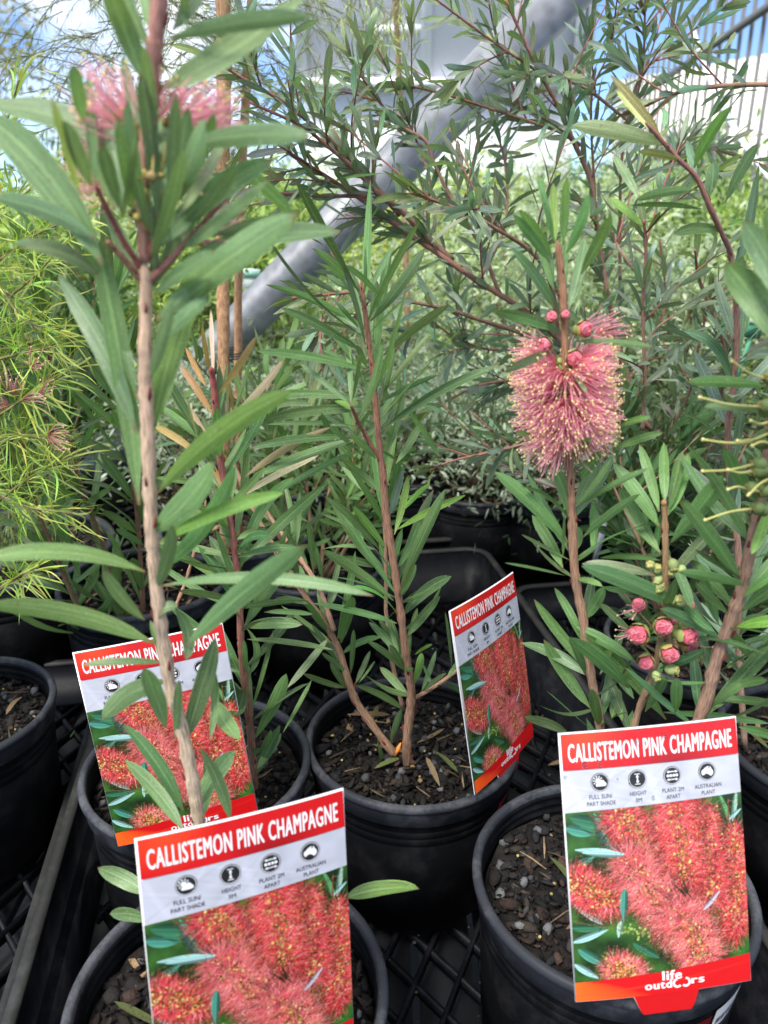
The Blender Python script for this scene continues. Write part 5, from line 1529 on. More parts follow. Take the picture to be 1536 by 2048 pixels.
# rain drops on the right tag
M_DROP = simple('water_drop', (0.9, 0.9, 0.9), rough=0.03)
_b = M_DROP.node_tree.nodes['Principled BSDF']; _b.inputs['Transmission Weight'].default_value = 1.0; _b.inputs['IOR'].default_value = 1.33
mb = MB()
for (u, v, r_) in ((.13, .118, .0021), (.21, .122, .0013), (.42, .052, .0017), (.58, .040, .0013), (.36, .045, .0009), (.26, .055, .0010), (.84, .05, .0007), (.02, .16, .0010), (.37, .20, .0011), (.30, .18, .0006), (.27, .125, .0006), (.49, .262, .0013), (.68, .08, .0006)):
    ball(mb, (u * CW, -v * CH, .0002 - .8 * (u * CW - CW / 2) ** 2 + .8 * (CW / 2) ** 2 * .5), r_, (1, 1, 1), n=14, sq=(1, 1.05, .34))
dr = mb.build('rain_drop', M_DROP, tag_src); dr['kind'] = 'stuff'


# stickers on pots: dark red card with pale script band, and white barcode sticker
def pot_sticker(cx, cy, z0, z1_, a0, a1, kind, label, name='pot_label', scale=1.0):
    """thin label wrapped round a pot wall between angles a0..a1 (radians)"""
    n = 40; m = 26
    root = empty(name, (cx, cy, z0), label, 'pot label')
    g = np.random.default_rng(int(cx * 1000) % 77 + 3)
    A = np.linspace(a0, a1, n); Z = np.linspace(z1_, z0, m)
    cols = np.zeros((m, n, 3))
    if kind == 'bar':
        cols[:] = WHITE
    else:
        cols[:] = lin([96, 12, 20]); cols[:, :6] = lin([180, 24, 28])
    rr = lambda z: 0.0795 + (z - 0.025) / (POT_H - 0.046) * 0.0140 + 0.0012
    V = np.array([[cx + rr(z) * math.cos(a), cy + rr(z) * math.sin(a), z] for z in Z for a in A])
    i = np.arange(m - 1)[:, None] * n; j = np.arange(n - 1)[None]
    mb = MB(); mb.add(V, np.stack([i + n + j, i + n + j + 1, i + j + 1, i + j], -1).reshape(-1, 4), cols.reshape(-1, 3))
    mb2 = MB()
    def patch(u0, u1, v0, v1, c, off=.0004):
        us = np.linspace(u0, u1, 5); P_ = []
        for v in (v0, v1):
            for u in us:
                a = a0 + (a1 - a0) * u; z = z1_ + (z0 - z1_) * v; r_ = rr(z) + off
                P_.append([cx + r_ * math.cos(a), cy + r_ * math.sin(a), z])
        mb2.add(P_, [[5 + q, 6 + q, q + 1, q] for q in range(4)], c)
    if kind == 'bar':
        for l in range(3):
            u = .08
            while u < .9:
                w_ = g.uniform(.01, .035); patch(u, u + w_, .10 + l * .10, .155 + l * .10, (.05, .05, .07)); u += w_ + g.uniform(.008, .02)
        u = .08
        while u < .92:
            w_ = g.uniform(.008, .03); patch(u, u + w_, .45, .85, (.03, .03, .05)); u += w_ + g.uniform(.008, .022)
    else:
        u = .18
        while u < .85:
            w_ = g.uniform(.02, .05); patch(u, u + w_, .18 + g.uniform(0, .06), .36, (.75, .72, .70)); u += w_ + .016
        patch(.40, .62, .55, .8, (.45, .40, .36))
    o = mb.build('sticker', M_PRINT, root); p = mb2.build('printing', M_PRINT, root)
    relocate(root)
    return root


pot_sticker(FR_[0], FR_[1], .055, .147, R(-81), R(-62), 'red', 'dark red label with pale script on the wall of the front right pot')
pot_sticker(FR_[0], FR_[1], .040, .150, R(-60), R(-33), 'bar', 'white barcode label wrapped on the wall of the front right pot')
pot_sticker(C_[0], C_[1], .060, .138, R(-36), R(-22), 'red', 'small dark red label below the rim of the central pot')


# ---------------------------------------------------------------- more pots behind and beside
def plain_pot(x, y, z, label, name, cat, group, scale=1.0, hs=1.0, mix=0, rz=0.0):
    return potted(x, y, z, label, name, cat, group, mix, scale, hs, rz)


# dark green willowy bottlebrushes at back left
rE = potted(-.315, .93, 0.0, 'dark green willowy bottlebrush standing behind at left, stems leaning back', group='black pots of bottlebrush further back', mix=2, rz=.3, scale=1.1, hs=1.1)
st = Stemset()
st.add([(196, 1330), (183, 1286), (148, 1198), (116, 1119), (76, 1021), (52, 930), (40, 830)], .88, .80, .0034, .0016, col=(CB, (0.30, 0.15, 0.10)))
st.add([(262, 1330), (223, 1142), (204, 1086), (172, 998), (148, 924), (122, 820), (96, 700), (80, 560)], .90, .78, .0034, .0014, col=(CB, (0.33, 0.14, 0.09)))
st.add([(290, 1300), (278, 1072), (264, 947), (246, 841), (232, 757), (222, 660), (214, 520)], .88, .76, .0030, .0014, col=((0.33, 0.17, 0.11), (0.33, 0.14, 0.09)))
lm = MB()
OL = (0, 400); SL = 2.156
hero_leaves(lm, st, [
    (530, 1000, 240, 775, 44, 8), (520, 920, 250, 700, 40, 10), (500, 850, 320, 600, 40, 8), (540, 1130, 290, 1010, 50, 10), (580, 1300, 430, 1090, 50, 6), (590, 1440, 440, 1340, 44, 6),
    (620, 1490, 500, 1420, 40, 4), (330, 1340, 490, 1240, 36, 4), (270, 1500, 290, 950, 36, -8), (320, 1110, 230, 1060, 30), (560, 1260, 620, 1060, 30, 4), (420, 1480, 380, 1290, 30),
    (640, 1880, 370, 1600, 40, -6, G_MID), (600, 1900, 400, 1620, 34, -4), (440, 1500, 330, 1760, 46, 10), (330, 1740, 430, 1600, 34, 6), (350, 1640, 260, 1380, 40, 6),
    (250, 1560, 70, 1440, 44, 8), (300, 1700, 110, 1620, 44, 10), (390, 1890, 240, 1780, 40, 6), (200, 1460, 60, 1300, 40, 6), (470, 1640, 560, 1800, 40), (500, 1760, 440, 1560, 30),
    (300, 1100, 200, 900, 46, 6), (280, 1000, 230, 800, 40), (290, 900, 330, 640, 40, 6), (510, 760, 440, 560, 36), (510, 700, 600, 500, 36), (260, 960, 130, 1000, 36),
], OL, SL, base=G_MID, Lt=.1)
for i in range(3): auto_leaves(lm, st.S[i][0], 34, .090, .0100, t0=.12, alpha=(25, 60), base=G_MID, seg=9, across=5)
adopt(rE, [stems_build(None, st, [0], lm)])
for i in (1, 2): adopt(rE, [stems_build(None, st, [i], None)])

# bright needle leaved plant at far left
M_YG = (0.20, 0.28, 0.065)


def needle_plant(root, branches, n_per_m=900, L=.030, wd=.0012, base=M_YG, tip=(0.36, 0.38, 0.08), alpha=(35, 80), brc=(0.30, 0.24, 0.12), r=.0012, droop=.15, lj=.3, seg=5, mat=None, kc=.13):
    tb_, nm = MB(), MB()
    for W in branches:
        W = smooth_line(W, 16)
        ln = np.sum(np.linalg.norm(np.diff(W, axis=0), axis=1))
        tb_.tube(W, np.linspace(r, r * .5, 16), n=6, col=brc)
        auto_leaves(nm, W, max(6, int(ln * n_per_m)), L, wd, kc=kc, t0=.05, alpha=alpha, base=base, seg=seg, across=2, lj=lj, cj=.25, tip=tip, red=0, droop=droop)
    o = tb_.build('branches', M_BARK); f = nm.build('needle_foliage', mat or M_NEEDLE)
    adopt(root, [o, f])


rN = potted(-.432, .655, 0.0, 'bright green needle leaved plant in a black pot at the left edge', name='potted_needle_shrub', group=None, mix=2, rz=2, scale=1.0, hs=1.03)
g5 = np.random.default_rng(11)
br = []
base_ = np.array([-.450, .655, .15])
for q in range(7):                                     # leaders
    a = g5.uniform(0, 6.28); top = base_ + [math.cos(a) * .09 - .01, math.sin(a) * .07, g5.uniform(.40, .78)]
    mid = base_ * .45 + top * .55 + g5.normal(0, .02, 3)
    W = smooth_line([base_, mid, top], 12); br.append(W)
    for k in range(17):
        t = g5.uniform(.28, 1) * 11; p = W[int(t)]
        aa = g5.uniform(0, 6.28); Ls = g5.uniform(.07, .15)
        d = np.array([math.cos(aa), math.sin(aa) * .8, g5.uniform(.05, .8)]); d /= np.linalg.norm(d)
        if aa < 1.5 or aa > 4.8: Ls *= .6
        br.append([p, p + d * Ls * .5, p + d * Ls + np.array([0, 0, .012])])
for (a, b_, c) in (((0, 830), (60, 790), (148, 735)), ((0, 1000), (60, 955), (140, 912)), ((0, 990), (60, 1015), (145, 1026)), ((-10, 720), (50, 705), (112, 692)), ((0, 610), (60, 560), (100, 520)), ((-20, 430), (30, 400), (60, 380)),
                   ((0, 520), (70, 470), (140, 440)), ((0, 1180), (40, 1150), (78, 1140)), ((-10, 890), (40, 870), (100, 880)), ((-30, 330), (10, 250), (38, 160)), ((-10, 560), (50, 640), (120, 660))):
    br.append([P(*a, .64), P(*b_, .62), P(*c, .60)])
needle_plant(rN, br, n_per_m=620, L=.033, wd=.00135, kc=.42, seg=7)
fil, ant, gr = MB(), MB(), MB()
for (px, py, dx, dz, n) in ((30, 790, .2, 1, 14), (62, 740, .6, .5, 14), (95, 872, 1, 0, 20), (20, 810, -1, .3, 12), (45, 800, 1, -.1, 10), (80, 790, .7, .6, 8)):
    burst(fil, ant, P(px, py, .60), [dx, -.5, dz], .022, n, spread=.45, col=(0.55, 0.17, 0.17), rad=.00022)
build_under(rN, P(60, 820, .60), 'flower', 'wilting dusky pink flower', [('stamens', fil, M_FIL), ('anthers', ant, M_FIL)])

# second needle pot behind it
rN2 = potted(-.545, 1.02, 0.0, 'small needle leaved tuft in a black pot behind the bright needle plant', name='potted_needle_shrub', mix=2, rz=1, scale=1.55, hs=1.15)
br = []
b2 = np.array([-.50, .98, .18])
for q in range(16):
    a = g5.uniform(0, 6.28); br.append([b2, b2 + [.06 * math.cos(a), .05 * math.sin(a), .09], b2 + [.13 * math.cos(a), .12 * math.sin(a), g5.uniform(.05, .30)]])
needle_plant(rN2, br, n_per_m=300, L=.030, wd=.0013, base=(.08, .14, .04), tip=(.12, .18, .05))

# ---------------------------------------------------------------- mid distance weeping bottlebrush, long arching branches
rB = potted(.62, .90, -.01, 'large arching bottlebrush with small blue green leaves and red brown branches', mix=1, scale=1.25, hs=1.2, group='black pots of bottlebrush further back', rz=.8)
st = Stemset()
T2 = (768, 0)
BB = (0.33, 0.20, 0.14); BR = (0.38, 0.15, 0.13)
main = [
    # pts, f0, f1, r0, r1
    ([(1640, 1200), (1520, 1060), (1430, 960), (1330, 880), (1240, 800), (1180, 745), (1110, 670), (1040, 615), (960, 565), (880, 510), (800, 455), (740, 410), (640, 345), (560, 295)], .92, .78, .0050, .0019),
    ([(905, 520), (850, 470), (800, 420), (760, 390), (700, 330), (640, 280), (600, 250), (500, 205)], .83, .74, .0034, .0012),
    ([(800, 430), (740, 360), (690, 310), (640, 262), (560, 200), (490, 160), (430, 120)], .82, .74, .0028, .0011),
    ([(740, 392), (650, 392), (600, 390), (560, 386)], .80, .78, .0018, .0012),
    ([(1060, 672), (1000, 652), (960, 640), (900, 620), (830, 605), (760, 592), (700, 586), (650, 590), (585, 596)], .86, .70, .0024, .0011),
    ([(1120, 690), (1100, 560), (1060, 502), (1000, 462), (940, 428), (880, 405), (820, 385)], .86, .72, .0028, .0012),
    ([(1000, 590), (960, 490), (905, 400), (870, 330), (850, 280), (800, 250), (740, 180), (690, 90)], .86, .84, .0024, .0009),
    ([(1270, 810), (1230, 660), (1200, 500), (1183, 370), (1150, 290), (1120, 220), (1090, 165), (1055, 95), (1012, 0)], .95, .86, .0036, .0012),
    ([(1260, 245), (1168, 175), (1088, 148), (1018, 105), (938, 48), (860, -10)], .92, .84, .0018, .0009),
    ([(1160, 290), (1130, 268), (1050, 240), (958, 210), (880, 186), (790, 165)], .92, .86, .0020, .0009),
    ([(1240, 560), (1240, 440), (1246, 300), (1283, 150), (1290, 20), (1288, -40)], .96, .92, .0022, .0009),
    ([(1190, 400), (1183, 200), (1215, 110), (1240, 10)], .94, .90, .0016, .0008),
    ([(1250, 260), (1283, 150), (1368, 75), (1480, -10)], .94, .90, .0018, .0009),
    ([(1240, 230), (1290, 212), (1345, 188), (1440, 172), (1560, 168)][::-1], .82, .88, .0026, .0010),
    ([(1285, 860), (1290, 760), (1288, 700), (1286, 600), (1292, 500), (1288, 440)], .74, .70, .0020, .0012),
    ([(1288, 690), (1320, 650), (1400, 600)], .74, .78, .0012, .0008),
    ([(1286, 560), (1240, 500), (1230, 470)], .72, .76, .0012, .0008),
    ([(1400, 940), (1440, 800), (1450, 700), (1400, 560), (1390, 500)], .9, .8, .0026, .0012),
    ([(1240, 800), (1160, 700), (1120, 600), (1090, 520)], .95, 1.0, .0024, .0012),
    ([(1190, 760), (1050, 760), (960, 770), (900, 800)], .92, .86, .0022, .0009),
    ([(1210, 900), (1100, 880), (1000, 900), (905, 922), (860, 940)], .80, .74, .0020, .0009),
    ([(1230, 790), (1300, 700), (1330, 600), (1320, 480)], .98, 1.02, .0026, .0012),
    ([(1120, 680), (1000, 700), (920, 680), (860, 640)], .93, .9, .0020, .0010),
    ([(820, 470), (860, 380), (840, 300), (800, 210)], .85, .9, .0018, .0009),
    ([(960, 560), (1010, 450), (1010, 330), (980, 220)], .88, .92, .0018, .0009),
    ([(1330, 880), (1380, 780), (1400, 680), (1430, 560)], .86, .84, .0022, .0010),
    ([(1250, 400), (1330, 330), (1400, 300), (1480, 290)], .98, 1.0, .0016, .0009),
    ([(1430, 960), (1300, 940), (1200, 960), (1120, 1000)], .84, .80, .0022, .0010),
]
for pts, f0, f1, r0, r1 in main:
    st.add(pts, f0, f1, r0, r1, col=(BB, BR))
g6 = np.random.default_rng(3)
G_SM = (0.085, 0.125, 0.090)
for i, (W, r, c) in enumerate(st.S):
    lmb, mbt = MB(), MB(); tw = mbt
    ln = np.sum(np.linalg.norm(np.diff(W, axis=0), axis=1))
    auto_leaves(lmb, W, int(ln * 130), .037, .0056, t0=.12, t1=1, alpha=(25, 75), base=G_SM, seg=6, across=3, lj=.35, cj=.22, tip=(0.13, 0.17, 0.05), droop=.08)
    ns = int(ln * 21)
    for k in range(ns):
        t = g6.uniform(.1, .97) * (len(W) - 1); p = W[int(t)]; T = W[min(int(t) + 1, len(W) - 1)] - W[max(int(t) - 1, 0)]; T /= np.linalg.norm(T) + 1e-9
        q = g6.normal(0, 1, 3); q[1] *= .8; q[2] += .35; q -= T * np.dot(q, T); q /= np.linalg.norm(q)
        Ls = g6.uniform(.04, .105)
        d = T * .8 + q * .75; d /= np.linalg.norm(d)
        br_ = smooth_line([p, p + d * Ls * .5 + q * .004, p + (d + q * .25) * Ls], 8)
        tw.tube(br_, np.linspace(.0010, .0006, 8), n=5, col=np.array(BR) * g6.uniform(.7, 1.2))
        auto_leaves(lmb, br_, int(6 + Ls * 95), .035, .0054, t0=.05, t1=1, alpha=(20, 65), base=G_SM, seg=6, across=3, lj=.35, cj=.22,
                    tip=(0.16, 0.19, 0.05) if g6.random() < .3 else None, droop=.08)
    W2 = smooth_line(W, 50); r2 = np.interp(np.linspace(0, 1, 50), np.linspace(0, 1, len(r)), r)
    f = np.linspace(0, 1, 50)[:, None]
    mbt.tube(W2, r2 * (1 + .06 * rng.normal(size=50)), n=8, col=np.array(BB) * (1 - f ** 2) + np.array(BR) * f ** 2, rough=.05)
    o = mbt.build('branch', M_BARK); adopt(rB, [o])
    lmb.build('foliage', M_LEAF, o)

# ---------------------------------------------------------------- broad leaved bottlebrush at right: arching shoot and blurred near leaves
rD = potted(.415, .60, 0.006, 'bottlebrush at the right edge with an arching red shoot and broad leaves', mix=2, rz=1.7)
st = Stemset()
st.add([(1490, 1500), (1478, 1300), (1476, 1100), (1455, 900), (1470, 740), (1474, 640), (1468, 560), (1460, 505), (1443, 465), (1418, 410), (1393, 355), (1358, 320), (1323, 280), (1290, 245)],
       .60, .50, .0028, .0011, col=((0.34, 0.21, 0.15), (0.40, 0.17, 0.14)), fl=[.60, .60, .59, .58, .56, .55, .545, .54, .53, .52, .515, .51, .505, .50])
st.add([(1640, 1300), (1600, 900), (1575, 700), (1550, 560), (1560, 400)], .34, .30, .003, .002, col=FB)
lm = MB()
hero_leaves(lm, st, [
    (1130, 582, 752, 502, 84, 14, PALEG, .01), (1185, 642, 1018, 605, 42, 8, OLIVE), (1110, 550, 905, 300, 44, 8, OLIVE), (1130, 570, 925, 355, 34, -6, (0.2, 0.24, 0.10)), (1240, 672, 1392, 425, 66, -16, G_BRIGHT),
    (1300, 792, 1316, 648, 60, 6, G_DARK), (1362, 812, 1494, 575, 56, -8, G_DARK), (1270, 836, 988, 824, 30, 10, G_DARK), (1245, 758, 1008, 800, 52, 10, G_MID), (1350, 925, 1158, 935, 60, 16, G_MID), (1375, 900, 1460, 880, 24, 4, G_BRIGHT),
    (1190, 655, 900, 780, 30, 16, G_BLUE), (1020, 790, 920, 620, 46, 0, G_GREY, 0.03), (1250, 700, 1210, 560, 40, 0, G_BLUE), (1390, 1010, 1536, 890, 30, 6, G_GREY), (1036, 905, 900, 790, 40, 6, G_BRIGHT, .02),
], (768, 0), 2.0, base=G_MID, Lt=.07)
hero_leaves(lm, st, [
    (1560, 690, 1450, 522, 74, 8, G_GREY), (1570, 600, 1486, 440, 66, 6, G_GREY), (1570, 690, 1514, 515, 56, 0, G_GREY), (1590, 560, 1530, 420, 50, 0, G_GREY),
], base=G_GREY, Lt=.06)
auto_leaves(lm, st.S[0][0][:52], 34, .062, .0085, t0=.1, t1=1, alpha=(30, 65), base=G_BLUE, seg=8, across=5)
adopt(rD, [stems_build(None, st, [0], lm)])
adopt(rD, [stems_build(None, st, [1], None)])

# filler bottlebrushes behind the front right pot: dense narrow leaves
def filler(x, y, label, n_st, h0, h1, base, seed, L=.06, wd=.0075, dens=95, mix=1, scale=1.0, spread=.12, col=CB, grp='black pots of bottlebrush further back', zo=0.0):
    g = np.random.default_rng(seed)
    rt = potted(x, y, zo, label, mix=mix, rz=seed, scale=scale, group=grp)
    obs = []
    for q in range(n_st):
        a = g.uniform(0, 6.28); hh = g.uniform(h0, h1)
        p0 = np.array([x + .02 * math.cos(a), y + .02 * math.sin(a), .14 + zo]); p2 = p0 + [spread * math.cos(a), spread * math.sin(a), hh]
        p1 = (p0 + p2) / 2 + [.02 * math.cos(a + 1), .02 * math.sin(a + 1), .02]
        W = smooth_line([p0, p1, p2], 20)
        mbt, lmb = MB(), MB()
        mbt.tube(smooth_line(W, 30), np.linspace(.0032, .0010, 30), n=7, col=col, rough=.05)
        auto_leaves(lmb, W, int(hh * dens), L, wd, t0=.12, alpha=(25, 70), base=base, seg=7, across=3, tip=(0.10, 0.15, 0.05))
        for k in range(int(hh * 22)):
            t = int(g.uniform(.15, .95) * 19); p = W[t]; aa = g.uniform(0, 6.28); Ls = g.uniform(.05, .12)
            d = np.array([math.cos(aa) * .8, math.sin(aa) * .8, .7]); d /= np.linalg.norm(d)
            b3 = smooth_line([p, p + d * Ls * .5, p + d * Ls + [0, 0, .01]], 8)
            mbt.tube(b3, np.linspace(.0013, .0006, 8), n=5, col=np.array(col) * .9)
            auto_leaves(lmb, b3, int(6 + Ls * dens * 1.1), L * .9, wd * .95, t0=.1, alpha=(20, 65), base=base, seg=6, across=3)
        o = mbt.build('stem', M_BARK); lmb.build('foliage', M_LEAF, o); obs.append(o)
    adopt(rt, obs)
    return rt


filler(.36, .80, 'leafy bottlebrush filling in behind the front right plant', 9, .20, .34, G_DARK, 5, L=.055)
filler(.56, .72, 'bushy bottlebrush at the far right behind the spent flower', 6, .26, .42, G_BLUE, 8, L=.05)
filler(-.10, 1.02, 'low leafy bottlebrush behind the central pot at left', 6, .16, .30, G_MID, 12, L=.06)
filler(.78, 1.05, 'tall bushy bottlebrush at the right edge behind the others', 6, .35, .55, G_SM, 15, L=.04, wd=.006)
filler(-.62, .86 + .5, 'dark bottlebrush behind the needle leaved plants at left', 6, .30, .50, G_DARK, 19, L=.07)

# fine needle tree against the sky at upper left, with slim brown trunks
rT = potted(-.22, 1.10, -.01, 'slender trunks tied together with fine drooping needle foliage against the sky', name='potted_needle_tree', mix=2, rz=1, scale=1.2, hs=1.2)
for pts, r0 in (([P(452, 1230, 1.06), P(447, 700, 1.05), P(445, 400, 1.05), P(448, 100, 1.05), P(440, -200, 1.05)], .0085), ([P(480, 1230, 1.10), P(476, 700, 1.09), P(482, 400, 1.08), P(500, 60, 1.08), P(520, -200, 1.08)], .0055)):
    mb = MB(); mb.tube(smooth_line(pts, 60), r0 * (1 + .04 * rng.normal(size=60)), n=12, col=(0.48, 0.27, 0.15), rough=.03)
    adopt(rT, [mb.build('trunk', M_BARK)])
mb = MB()
for q in range(3):
    c = P(462, 706 + q * 5, 1.06); th = np.linspace(0, 2 * np.pi, 22)
    mb.tube(np.stack([c[0] + .021 * np.cos(th), c[1] + .018 + .030 * np.sin(th), np.full(22, c[2])], -1), .0011, n=5, col=(.03, .03, .03))
adopt(rT, [mb.build('tie_wire', M_COL)])
br = []
for q in range(150):
    x0 = g5.uniform(40, 600); y0 = g5.uniform(-120, 250); f0 = g5.uniform(1.0, 1.3)
    p0 = P(x0, y0, f0); a = g5.uniform(-.9, .9) + (0 if g5.random() < .6 else math.pi)
    Ls = g5.uniform(.07, .16); d = np.array([math.cos(a) * .8, g5.uniform(-.4, .4), g5.uniform(-.7, .35)]); d /= np.linalg.norm(d)
    br.append([p0, p0 + d * Ls * .5, p0 + d * Ls - [0, 0, .03]])
for q in range(12):
    tz = g5.uniform(-150, 150); p0 = P(446, tz, 1.05); e_ = P(g5.uniform(60, 620), g5.uniform(-60, 220), 1.12)
    br.append([p0, (p0 + e_) / 2 + [0, 0, .05], e_])
needle_plant(rT, br, n_per_m=520, L=.016, wd=.0010, base=(.12, .15, .06), tip=(.20, .23, .07), alpha=(30, 60), brc=(.14, .12, .08), r=.0006, droop=0, seg=3)
br = []
for q in range(26):
    x0 = g5.uniform(690, 830); p0 = P(x0, g5.uniform(-60, 40), 1.25); Ls = g5.uniform(.04, .10)
    br.append([p0, p0 + [g5.normal(0, .01), 0, -Ls * .5], p0 + [g5.normal(0, .02), 0, -Ls]])
for q in range(8):
    x0 = g5.uniform(570, 660); p0 = P(x0, g5.uniform(60, 160), 1.25); Ls = g5.uniform(.05, .10)
    br.append([p0, p0 + [g5.normal(0, .01) - .01, 0, -Ls * .5], p0 + [g5.normal(0, .02) - .02, 0, -Ls]])
rT2 = potted(.06, 1.62, -.01, 'tall weeping plant whose pale green needle tips hang in front of the shed', name='potted_needle_tree', mix=2, rz=1, scale=1.2, hs=1.2)
mb = MB(); mb.tube(smooth_line([(.06, 1.62, .15), (.03, 1.55, .8), (.0, 1.4, 1.15)], 40), np.linspace(.007, .004, 40), n=9, col=(0.4, 0.25, 0.15), rough=.03)
adopt(rT2, [mb.build('trunk', M_BARK)])
br.append([(.0, 1.4, 1.13), (.02, 1.32, 1.2), P(770, -40, 1.25)]); br.append([(.0, 1.4, 1.12), (-.05, 1.32, 1.1), P(610, 60, 1.25)])
needle_plant(rT2, br, n_per_m=330, L=.016, wd=.0012, base=(.20, .27, .08), tip=(.28, .34, .10), alpha=(30, 60), brc=(.30, .26, .14), r=.0008, droop=0, seg=3)

# ---------------------------------------------------------------- back row pots and shrubs
def shrub_mesh(name, seed, n, rx, ry, rz, L, wd, base, cj=.3, clumps=26, tipc=None):
    """rounded shrub of leafy clumps on short twigs"""
    g = np.random.default_rng(seed)
    mb, tw = MB(), MB()
    cs = []
    for q in range(clumps):
        a = g.uniform(0, 6.28); e = g.uniform(-.1, 1.35); rr = g.uniform(.45, 1.0)
        c = np.array([rx * rr * math.cos(a) * math.cos(e), ry * rr * math.sin(a) * math.cos(e), rz * (.35 + .65 * rr * math.sin(e))])
        tw.tube(smooth_line([(0, 0, 0), c * .5 + g.normal(0, .02, 3), c], 8), np.linspace(.004, .0015, 8), n=4, col=(0.20, 0.13, 0.09))
        m = n // clumps
        s_ = min(rx, rz) * g.uniform(.22, .42)
        pos = c + g.normal(0, 1, (m, 3)) * s_ * np.array([1, 1, .8])
        d = g.normal(0, 1, (m, 3)) + (pos - c) / s_ * .6 + np.array([0, 0, .6]); d /= np.linalg.norm(d, axis=1)[:, None]
        t = np.linspace(0, 1, 4)
        ll = L * g.uniform(.6, 1.3, m)
        C = pos[:, None] + d[:, None] * (ll[:, None] * t)[..., None]; C[..., 2] -= .15 * ll[:, None] * t[None] ** 2
        bc = np.array(base) * g.uniform(.42, 1.5)
        cols = bc[None] * (1 + g.uniform(-cj, cj, m))[:, None]
        if tipc is not None:
            k = g.random(m) < .25; cols[k] = np.array(tipc) * g.uniform(.7, 1.2, (k.sum(), 1))
        add_leaves(mb, C, g.normal(0, 1, (m, 3)), wd * g.uniform(.7, 1.3, m), np.clip(cols, 0.005, .9), across=2, kind='x')
    a_ = mb.build('foliage', M_FAR); b_ = tw.build('branches', M_BARK)
    COL.objects.unlink(a_); COL.objects.unlink(b_)
    return a_, b_


def place_shrub(src, x, y, z, label, group, s=1.0, rz=0.0, pot=True, name='potted_shrub', cat='potted shrub', pscale=1.0):
    if pot: root = potted(x, y, z, label, name, cat, group, 1, pscale, 1.0, rz)
    else: root = empty(name, (x, y, z), label, cat, group)
    o = src[0].copy(); lnk(o, root); b = src[1].copy(); lnk(b, root)
    for k in (o, b):
        k.location = (0, 0, (POT_H - .02) if pot else 0); k.rotation_euler.z = rz; k.scale = (s, s, s)
    return root


SIL = shrub_mesh('silver', 31, 5200, .16, .15, .24, .014, .0042, (0.27, 0.33, 0.24), tipc=(0.40, 0.46, 0.36))
SIL2 = shrub_mesh('silver', 32, 5200, .19, .17, .40, .017, .0050, (0.32, 0.39, 0.25), tipc=(0.48, 0.54, 0.36))
GRN = shrub_mesh('green', 33, 4600, .20, .18, .38, .022, .0065, (0.18, 0.28, 0.08), tipc=(0.40, 0.50, 0.14))
YGR = shrub_mesh('yellow', 34, 4600, .20, .18, .42, .022, .0065, (0.34, 0.42, 0.09), tipc=(0.55, 0.58, 0.18))
DRK = shrub_mesh('dark', 35, 4200, .16, .15, .20, .016, .0030, (0.05, 0.09, 0.035), tipc=(0.10, 0.14, 0.05))
SG = 'rows of potted shrubs on the benches behind'
make_tray(-0.34, 0.50, 1.25, 1.98, .09, 'black tray behind the centre holding silver leaved shrubs')
bench(-2.6, 2.6, 1.42, 2.10, -0.012, 'second bench behind the near trays with silver leaved shrubs', step=.08)
row = [(SIL, .17, 1.36, 'small silver shrub right behind the big tray corner'), (SIL, -.34, 1.34, 'small silver shrub behind the slim trunks near the tray'), (SIL, -.16, 1.40, 'low silver leaved shrub directly behind the central stems at left'), (SIL, .06, 1.46, 'low silver leaved shrub directly behind the central stems'), (SIL2, -.02, 1.72, 'taller silver shrub behind the low silver pair'),
       (DRK, .30, 1.34, 'dark fine leaved shrub in the gap right of the central pot'), (DRK, .50, 1.42, 'dark fine leaved shrub behind the arching branch base'), (SIL2, .30, 1.72, 'tall silver shrub right of centre in the second row'),
       (SIL2, .62, 1.74, 'tall silver shrub at right in the second row'), (GRN, -.36, 1.66, 'green shrub behind the slim brown trunks'), (GRN, -.70, 1.60, 'green shrub behind the needle plants at left'), (YGR, -1.05, 1.75, 'yellow green shrub at the far left of the second row'),
       (GRN, .95, 1.70, 'green shrub at the right of the second row'), (YGR, 1.30, 1.80, 'yellow green shrub at the far right of the second row')]
for k, (s_, x, y, lb) in enumerate(row): place_shrub(s_, x, y, 0.0, lb, SG, s=1.0 if k < 7 else 1.22, rz=k * 1.3)
kinds = [(SIL2, 'silver'), (GRN, 'green'), (YGR, 'yellow green'), (SIL2, 'grey green'), (GRN, 'fresh green')]
g7 = np.random.default_rng(77)
for r_i, (yy_, n_, z_) in enumerate(((2.55, 9, -.02), (3.3, 10, -.02), (4.2, 11, -.02), (5.3, 12, 0.0))):
    bench(-.60 * yy_ - .3, .60 * yy_ + .3, yy_ - .3, yy_ + .3, z_ - .012, ('third', 'fourth', 'fifth', 'farthest')[r_i] + ' long bench of potted shrubs, mostly hidden by foliage', step=.2)
    for k in range(n_):
        x = -.58 * yy_ + 1.16 * yy_ * (k + .5) / n_ + g7.uniform(-.08, .08)
        src, cn_ = kinds[(k * 3 + r_i * 2 + int(g7.integers(0, 3))) % 5]
        pl = 'at the far left' if k < 2 else ('at the far right' if k >= n_ - 2 else ('left of centre' if k < n_ / 2 - .5 else 'right of centre'))
        place_shrub(src, x, yy_ + g7.uniform(-.12, .12), z_, 'blurred %s shrub number %d from the left on the %s bench' % (cn_, k + 1, ('third', 'fourth', 'fifth', 'farthest')[r_i]),
                    SG, s=g7.uniform(1.15, 1.55) * (1 + .10 * r_i), rz=g7.uniform(0, 6), pscale=1.0)


